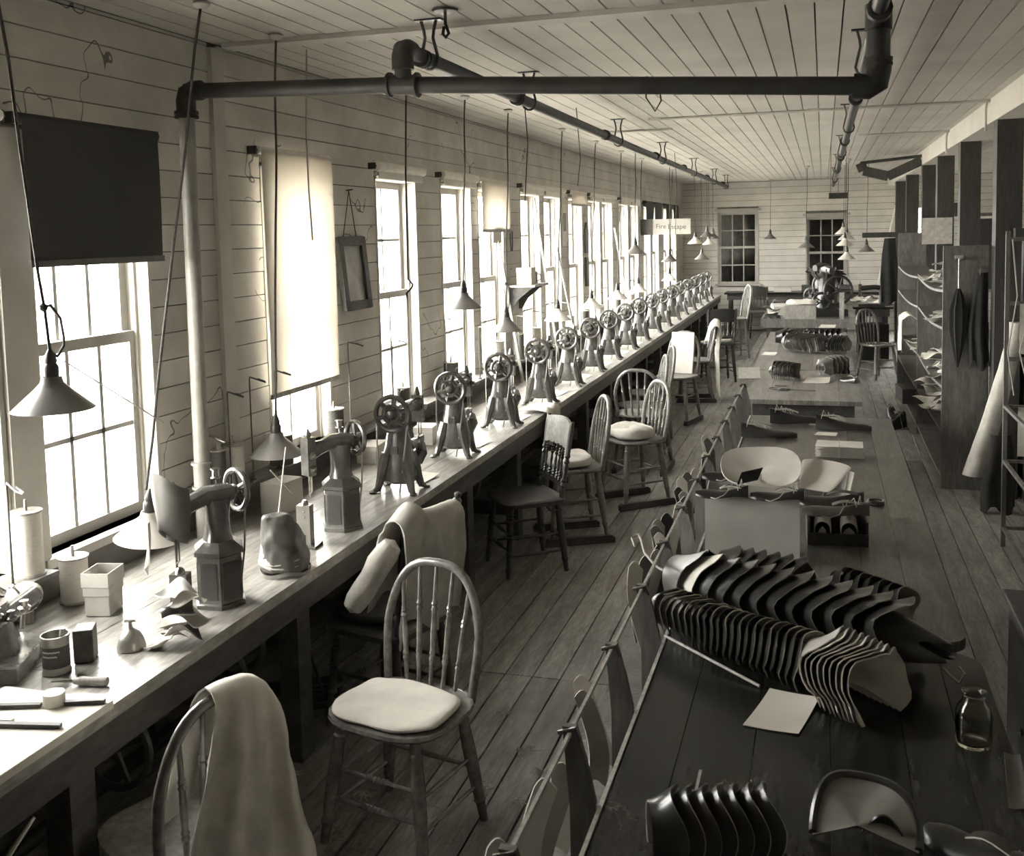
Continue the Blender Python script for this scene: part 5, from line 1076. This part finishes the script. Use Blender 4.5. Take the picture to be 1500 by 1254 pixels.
_sf = [wtree(sf)]
piece('back_panel', 'shelf_wood', sf, 1.198, 1.21, 8.486, 13.4, 0, 1.3)
def heap(n, x0, x1, y0, y1, z, label, group, mts, name='paper_scrap', cat='scrap', s_=.11, seed=0, obst=()):
    rnd_ = random.Random(seed); pl_ = list(obst)
    for k in range(n):
        ph = rnd_.uniform(0, 6); a = rnd_.uniform(.6, 1.2)*s_
        o = MB().sheet(lambda u, v: ((u-.5)*a*1.4, (v-.5)*a*1.2, .02+.2*a*math.sin(u*3.6+ph)*math.sin(v*3.1+ph*1.7)+.06*a*math.sin(u*8+ph)), 7, 7, .0025).build(name, mts[k % len(mts)], ang=1.4)
        o.location = (rnd_.uniform(x0, x1), rnd_.uniform(y0, y1), z+.02+.018*(k // 3)); o.rotation_euler = (rnd_.uniform(-.15,.15), rnd_.uniform(-.15,.15), rnd_.uniform(0,6)); settle(o, pl_, z)
        tag(o, label, cat, group)
heap(14, .95,1.12, 8.7,10.4, 1.505, 'crumpled grey cloth scrap heaped on the top shelf', 'top shelf scraps', ['cloth_grey','cardboard','cloth_soiled'], s_=.16, seed=1, obst=_sf)
heap(5, .93,1.05, 9.2,10.0, 1.215, 'pale scrap on the second shelf beside the dark boot', 'second shelf scraps', ['cloth_grey','leather_tan'], s_=.12, seed=2, obst=_sf)
heap(9, .93,1.08, 8.8,10.4, .755, 'white paper scrap on the middle shelf', 'middle shelf scraps', ['paper','cloth_white','leather_tan'], s_=.14, seed=3, obst=_sf)
heap(9, .90,1.06, 9.2,10.5, .425, 'crumpled white scrap on the lower shelf by the panel', 'lower shelf scraps', ['paper','cloth_white','cloth_grey'], s_=.16, seed=4, obst=_sf)
heap(4, .92,1.05, 10.9,11.9, .755, 'small pale scrap on the far middle shelf', 'far shelf scraps', ['paper','cloth_grey'], s_=.12, seed=5, obst=_sf)
drape('draped_cloth', 'white cloth hanging out over the middle shelf edge', 'cloth', lambda u, v: (1.02-.18*min(1,v*1.9)+.02*math.sin(u*9)*v, 12.2+.5*u-.05*v, (.98+.06*math.sin(PI*min(1,v*1.9))*1 if v < .5 else 1.0-.75*(v-.5))+.01*math.sin(u*7)), 'cloth_white', 20, 24)
upper_obj('boot', 'dark boot upper standing on the second shelf', (1.03,9.0,1.245), 1.6, .26, .12, .13, ('leather_black','leather_tan'), lace=False)
for i, y in enumerate((10.9,11.25)): upper_obj('boot', ['black work boot on the floor in front of the shelves', 'black work boot kicked over beside its mate'][i], (.70,y,.0), .8+i, .26, .11, .16, ('leather_black','leather_grey'))
carton('dark_carton', 'dark long carton sticking out of the bottom shelf', (.92,11.9,.125), .1, .12, .22, .16, 'leather_grey')
o = piece('pale_stick', 'pale_wood', None, .80, .81, 9.5, 9.75, .0, .012); o.rotation_euler = (D(40),0,.3); o.location.z = .09; tag(o, 'thin pale stick leaning on the bottom shelf edge', 'stick')
sheet_ = piece('pinned_sheet', 'cloth_grey', None, 1.05, 1.36, 12.22, 12.228, 1.83, 2.12); tag(sheet_, 'pale sheet pinned to a post high above the shelves', 'sheet')
tag(piece('wall_block', 'post_wood', None, 1.386, 1.45, 12.3, 12.36, 2.13, 2.28), 'small dark block fixed on the post above the pinned sheet', 'block')
# bracket bars and the bent duct
tag(piece('bracket_bar', 'post_wood', None, .58, 1.21, 16.76, 16.84, 1.86, 1.94), 'horizontal dark bar sticking out from a post near the far wall', 'bar')
tag(piece('bracket_bar', 'post_wood', None, 1.32, 1.95, 8.1, 8.18, 1.92, 2.01), 'horizontal dark bar sticking out beside the post behind the umbrella panel', 'bar')
t = thing('belt_guard', 'bent dark wooden belt guard hanging from the ceiling beam', 'guard')
for a, b in (((1.2,14.2,2.86),(.80,14.2,2.68)),((.80,14.2,2.68),(.50,14.2,2.76)),((.50,14.2,2.76),(.46,14.2,2.86)),((.46,14.2,2.86),(1.2,14.2,2.92))):
    MB().bar(a, b, .16, .12 if a[2] < 2.9 and b[2] < 2.9 else .035, (0,0,1)).build('board', 'post_wood', t, smooth=False)
pl = MB().bar((1.38,20.4,2.75),(1.02,20.9,.9),.24,.04,(1,0,0)).build('leaning_plank', 'far_paint', smooth=False); tag(pl, 'broad pale plank leaning on the far wall behind the posts', 'plank')
# umbrella, coats, canvas roll
um = thing('umbrella', 'closed black umbrella hanging by its handle on the shelf end panel', 'umbrella', (.985,8.415,0))
MB().tube([(0,.0,1.80),(0,0,1.5)], .006, 8).build('shaft', 'steel', um); MB().tube([(-.03,0,1.80),(.03,0,1.80)], .014, 10).build('handle', 'pale_wood', um)
for s_ in (-1, 1): MB().tube([(.985+s_*.018,8.465,1.780),(.985+s_*.018,8.40,1.782)], .005, 6).build('peg', 'iron_dark', sf)
m = MB(); rings = []
for z, r in ((1.56,.012),(1.5,.03),(1.4,.05),(1.25,.05),(1.1,.03),(1.0,.012),(.96,.005)):
    rings.append([Vector((r*(1+.35*(k % 2))*math.cos(2*PI*k/16), r*.6*(1+.35*(k % 2))*math.sin(2*PI*k/16), z)) for k in range(16)])
m.loft(rings); m.build('canopy', 'cloth_dark', um)
def coat(name, label, loc, w_, h, mt, rz=0, seed=0, d=.05):
    ph = seed*1.7
    def fn(u, v):
        a = (u-.5)*PI*1.6; k = .55+.45*min(1, v*1.6)
        return (w_*math.sin(a*.62)*k+.01*math.sin(v*5+ph), -d*math.cos(a*.62)*k*1.2+.02*math.sin(u*16+ph)*v, -h*v - .04*math.sin(u*11+ph)*(v > .95))
    return drape(name, label, 'coat', fn, mt, 28, 16, .004, loc, rz)
coat('hanging_coat', 'black coat hanging on the shelf end panel beside the umbrella', (1.132,8.42,1.68), .066, .70, 'cloth_dark', 0, 1)
tag(MB().tube([(1.13,8.455,1.72),(1.13,8.40,1.73),(1.13,8.375,1.70),(1.13,8.388,1.665)], .006, 6).build('coat_hook', 'steel'), 'bright coat hook above the black coat on the shelf panel', 'hook')
coat('hanging_coat', 'dark coat hanging from the horizontal bar near the far wall', (.98,16.72,1.85), .14, 1.0, 'cloth_dark', 0, 2)
tag(MB().box(1.42,1.44,8.2,9.6,0,1.9).build('partition_board', 'post_wood', smooth=False), 'dark upright partition board behind the canvas roll', 'board')
def canv(u, v):
    s_ = v; x = 1.33-.27*s_**1.2; z = 1.34-1.12*s_; r = .045+.028*s_; a = (u)*2*PI*.97
    return (x+r*math.cos(a)*(1+.15*math.sin(3*a)), 8.0+r*math.sin(a)*.8, z)
drape('canvas_roll', 'long pale canvas roll leaning against the partition beside the black coat', 'canvas', canv, 'cloth_grey', 22, 20)
coat('hanging_apron', 'dark apron bunched at the foot of the pale canvas roll', (1.20,7.83,.56), .11, .545, 'cloth_dark', 0, 4)
# lace rack at the frame edge
lr = thing('lace_rack', 'spindly wooden rack hung with loose laces beside the canvas roll', 'rack', (0,0,0))
for x, y in ((1.10,7.0),(1.45,7.0),(1.10,6.2),(1.45,6.2)): MB().bar((x,y,0),(x,y,2.0 if y > 6.9 else .95),.025,.025).build('post', 'shelf_wood', lr, smooth=False)
for z in (.12,.55,.90): 
    for a, b in (((1.10,7.0,z),(1.45,7.0,z)),((1.10,6.2,z),(1.45,6.2,z)),((1.10,6.2,z),(1.10,7.0,z)),((1.45,6.2,z),(1.45,7.0,z))): MB().bar(a, b, .02, .02).build('bar', 'shelf_wood', lr, smooth=False)
for z in (1.2,1.55,1.95): MB().bar((1.10,7.0,z),(1.45,7.0,z),.02,.025).build('bar', 'shelf_wood', lr, smooth=False)
rnd_ = random.Random(3)
for k in range(16):
    x = 1.125+.02*k; y = 6.184; tag(MB().tube([(x,y,.92),(x+rnd_.uniform(-.008,.008),y-.012,.7),(x+rnd_.uniform(-.01,.01),y-.012,.45),(x+rnd_.uniform(-.01,.01),y-.008,.15+rnd_.uniform(0,.2))], .004, 5).build('hanging_lace', 'string' if k % 2 else 'cloth_grey'), 'loose lace hanging from the spindly rack', 'lace', 'laces on the spindly rack')
for k in range(4): 
    x = 1.12+.09*k; tag(MB().tube([(x,6.97,1.95),(x+.03,6.95,1.6),(x+rnd_.uniform(-.05,.05),6.94,1.25),(x+.02,6.95,.98)], .005, 5).build('loose_wire', 'string'), 'long loose cord hanging down the tall back of the spindly rack', 'cord', 'cords on the tall rack back')
for k in range(3): tag(MB().sheet(lambda u, v: (1.17+.2*u, (6.216,6.98,6.98)[k]+(.012 if k == 0 else -.012)*math.sin(u*5)**2, (.90,.90,1.55)[k]-.32*v+.01*math.sin(u*4+k)*v), 8, 8, .004).build('hanging_cloth', 'cloth_grey', ang=1.4), 'limp grey cloth hung inside the spindly rack', 'cloth', 'cloths in the spindly rack')
ch = thing('tool_cabinet', 'black panelled cabinet standing beside the dark scratched table', 'cabinet', (0,0,0))
MB().box(.63,1.25,3.0,3.86,.02,.74).build('body', 'post_wood', ch, smooth=False); bevel(MB().box(.61,1.27,2.98,3.88,.74,.765).build('top', 'post_wood', ch, smooth=False), .006)
for y in (3.06,3.48): MB().box(.622,.632,y,y+.32,.08,.68).build('door', 'bench_dark', ch, smooth=False)
for y in (3.36,3.50): MB().lathe([(0,0),(.012,.004),(.014,.012),(0,.02)], 10, Matrix.Translation((.622,y,.42)) @ Matrix.Rotation(-PI/2,4,'Y')).build('knob', 'steel', ch)
MB().box(.63,1.25,3.0,3.86,0,.02).build('plinth', 'post_wood', ch, smooth=False)
# ================================================================== FAR END: BENCHES AND MACHINES
table('side_bench', 'dark bench along the far wall under its windows', [-1.85,-1.2,-.5,.3,1.1], 20.35, 20.95, 'table_dark', zt=.80)
carton('low_carton', 'pale flat carton on the far wall bench', (-.75,20.6,.802), 0, .16, .12, .07, 'cardboard_pale')
carton('low_carton', 'dark long carton lying on the far wall bench', (.05,20.75,.802), 0, .45, .1, .12, 'bench_dark', lid=False)
carton('pine_box', 'pale pine box with a rounded cloth bundle on top, on the cluttered far table', (-.30,14.55,.752), .02, .21, .16, .24, 'pale_wood', lid=False)
cushion('cloth_bundle', 'rolled pale cloth lying on the pine box', (-.28,14.50,.994), 0, .2, .09, .07, 'cloth_white', seed=20)['category'] = 'bundle'
carton('open_ledger', 'pale slanted desk board behind the pine box', (-.52,15.6,.752), .1, .2, .35, .16, 'cardboard_pale', lid=False)
heap(10, -.70,-.60, 14.36,15.1, .752, 'dark leather scrap in the bowl end of the cluttered far table', 'scraps on the cluttered far table', ['leather_black','leather_grey','paper'], 'leather_scrap', 'leather scrap', .13, 7)
def heavy_machine(name, label, loc, rz, s_=1.0):
    t = thing(name, label, 'machine', loc, rz)
    MB().box(-.25,.25,-.2,.2,0,.1).build('base', 'iron_dark', t); MB().loft([ring_xy(0,0,z,hx,hy) for z,hx,hy in [(.1,.16,.14),(.35,.11,.1),(.55,.13,.12),(.62,.08,.08)]]).build('column', 'iron_dark', t)
    for (x, y, z, R) in ((.12,-.16,.38,.2),(-.12,-.14,.22,.12)):
        w_ = MB().tube(circle_y(x, y, z, R, 28), .02, 8, closed=True)
        for k in range(5): a = 2*PI*k/5; w_.tube([(x,y,z),(x+R*math.cos(a),y,z+R*math.sin(a))], .012, 6)
        w_.tube([(x,y-.04,z),(x,y+.1,z)], .03, 10); w_.build('flywheel', 'iron_dark', t)
    for k in range(7): a = k*.9; MB().tube([(.1*math.cos(a),.08*math.sin(a),.5),(.22*math.cos(a),.15*math.sin(a),.62+.03*(k % 3)),(.3*math.cos(a+.3),.2*math.sin(a+.3),.60+.05*(k % 2))], [.02,.014,.01], 7).build('lever', 'machine_iron' if k % 2 else 'iron_dark', t)
    MB().loft([ring_xz(0,y,z,hx,hz) for y,z,hx,hz in [(.15,.66,.05,.05),(-.05,.68,.06,.06),(-.25,.66,.04,.05)]]).build('arm', 'iron_dark', t)
    for k in range(6): MB().lathe([(0,0),(.025,0),(.028,.01),(.015,.02),(.02,.04),(0,.045)], 10, Matrix.Translation((-.2+.08*k,-.2,.2+.06*(k % 3)))).build('knob', 'machine_iron', t)
    return t
heavy_machine('flywheel_machine', 'heavy black machine with flywheels and levers on the cluttered far table', (.05,15.6,.752), .3)
heavy_machine('flywheel_machine', 'heavy black machine behind the flywheel one, levers raised', (.0,16.7,.752), -.5)
table('machine_table', 'low dark treadle table under the black sewing head', [.45,.75,1.05], 16.9, 17.6, 'table_dark', zt=.78, apron=.12)
sm = thing('black_sewing_machine', 'black domestic-style sewing head on a dark treadle table', 'sewing machine', (.74,17.2,.782), .0)
MB().box(-.2,.2,-.09,.09,0,.03).build('bed', 'iron_dark', sm); MB().loft([ring_xy(.15,0,z,hx,.04) for z,hx in ((.03,.05),(.12,.035),(.25,.045))]).build('pillar', 'iron_dark', sm)
MB().loft([[Vector((x, .035*math.cos(a), z+.04*math.sin(a))) for a in [2*PI*k/10 for k in range(10)]] for x, z in ((.19,.27),(.05,.29),(-.1,.28),(-.17,.27))]).build('arm', 'iron_dark', sm); MB().box(-.2,-.15,-.03,.03,.14,.34).build('face_plate', 'steel', sm)
MB().lathe([(.02,0),(.065,0),(.065,.02),(.02,.02)], 18, Matrix.Translation((.2,0,.27)) @ Matrix.Rotation(PI/2,4,'Y')).build('hand_wheel', 'steel', sm); MB().tube([(-.18,0,.34),(-.18,0,.4)], .006, 6).build('needle_bar', 'steel', sm)
carton('dark_case', 'black wooden case standing under the sewing head table edge', (.74,16.6,0), 0, .22, .18, .55, 'leather_black', lid=False)
table('wall_table', 'low cluttered table by the shelves beyond the posts', [.55,.8,1.1], 18.2, 19.6, 'table_mid', zt=.72)
heap(6, .6,1.0, 18.3,19.3, .722, 'white scrap on the low table beyond the posts', 'scraps beyond the posts', ['paper','cloth_white'], s_=.2, seed=9)
# lint tufts swept about the floor
rnd_ = random.Random(12)
for k, (x, y) in enumerate([(-1.30,4.05),(-1.02,3.6),(-1.12,3.75),(-1.2,3.45),(-1.05,3.4),(-1.6,3.3),(-1.95,3.35),(-1.35,2.9),(-2.0,3.0),(-.95,3.9)]):
    m = MB()
    for j in range(14):
        a = rnd_.uniform(0, 6.28); r = rnd_.uniform(.01,.035); c = Vector((rnd_.uniform(-.03,.03), rnd_.uniform(-.02,.02), .004))
        m.tube([c, c+Vector((r*math.cos(a), r*math.sin(a), rnd_.uniform(.004,.016))), c+Vector((1.6*r*math.cos(a+.8), 1.6*r*math.sin(a+.8), .004))], .0013, 4)
    o = m.build('lint_tuft', 'cloth_grey'); o.location = (x, y, .0); tag(o, 'small tuft of pale lint on the floorboards near the hooped chair', 'lint', 'lint tufts on the floor')
tag(drape('floor_rag', 'crumpled dark rag lying under the bench beside the near drive wheel', 'rag', lambda u, v: (-2.15+.35*u, 2.15+.4*v, .03+.035*math.sin(u*7)*math.sin(v*6)+.02*math.sin(u*13+v*5)), 'cloth_soiled', 18, 18), None)
slip('floor_card', 'curled white card lying on the floor under the bench behind the drive wheel', [(-2.45,2.70),(-2.33,2.68),(-2.31,2.80),(-2.43,2.82)], .001, curl=.03, cat='card')
t = thing('roller_blind', 'dark shade on a pale roller, drawn over the far window beyond the posts', 'blind', (2.925,YF-.075,2.15))
MB().tube([(-.345,0,0),(.345,0,0)], .025, 12).build('roll', 'cloth_white', t); MB().box(-.335,.335,.002,.008,-1.36,-.02).build('cloth', 'shade_cloth_dark', t, smooth=False)
for s_ in (-1, 1): MB().box(s_*.35-.006,s_*.35+.006,-.01,.075,-.02,.02).build('bracket', 'iron_dark', t, smooth=False)
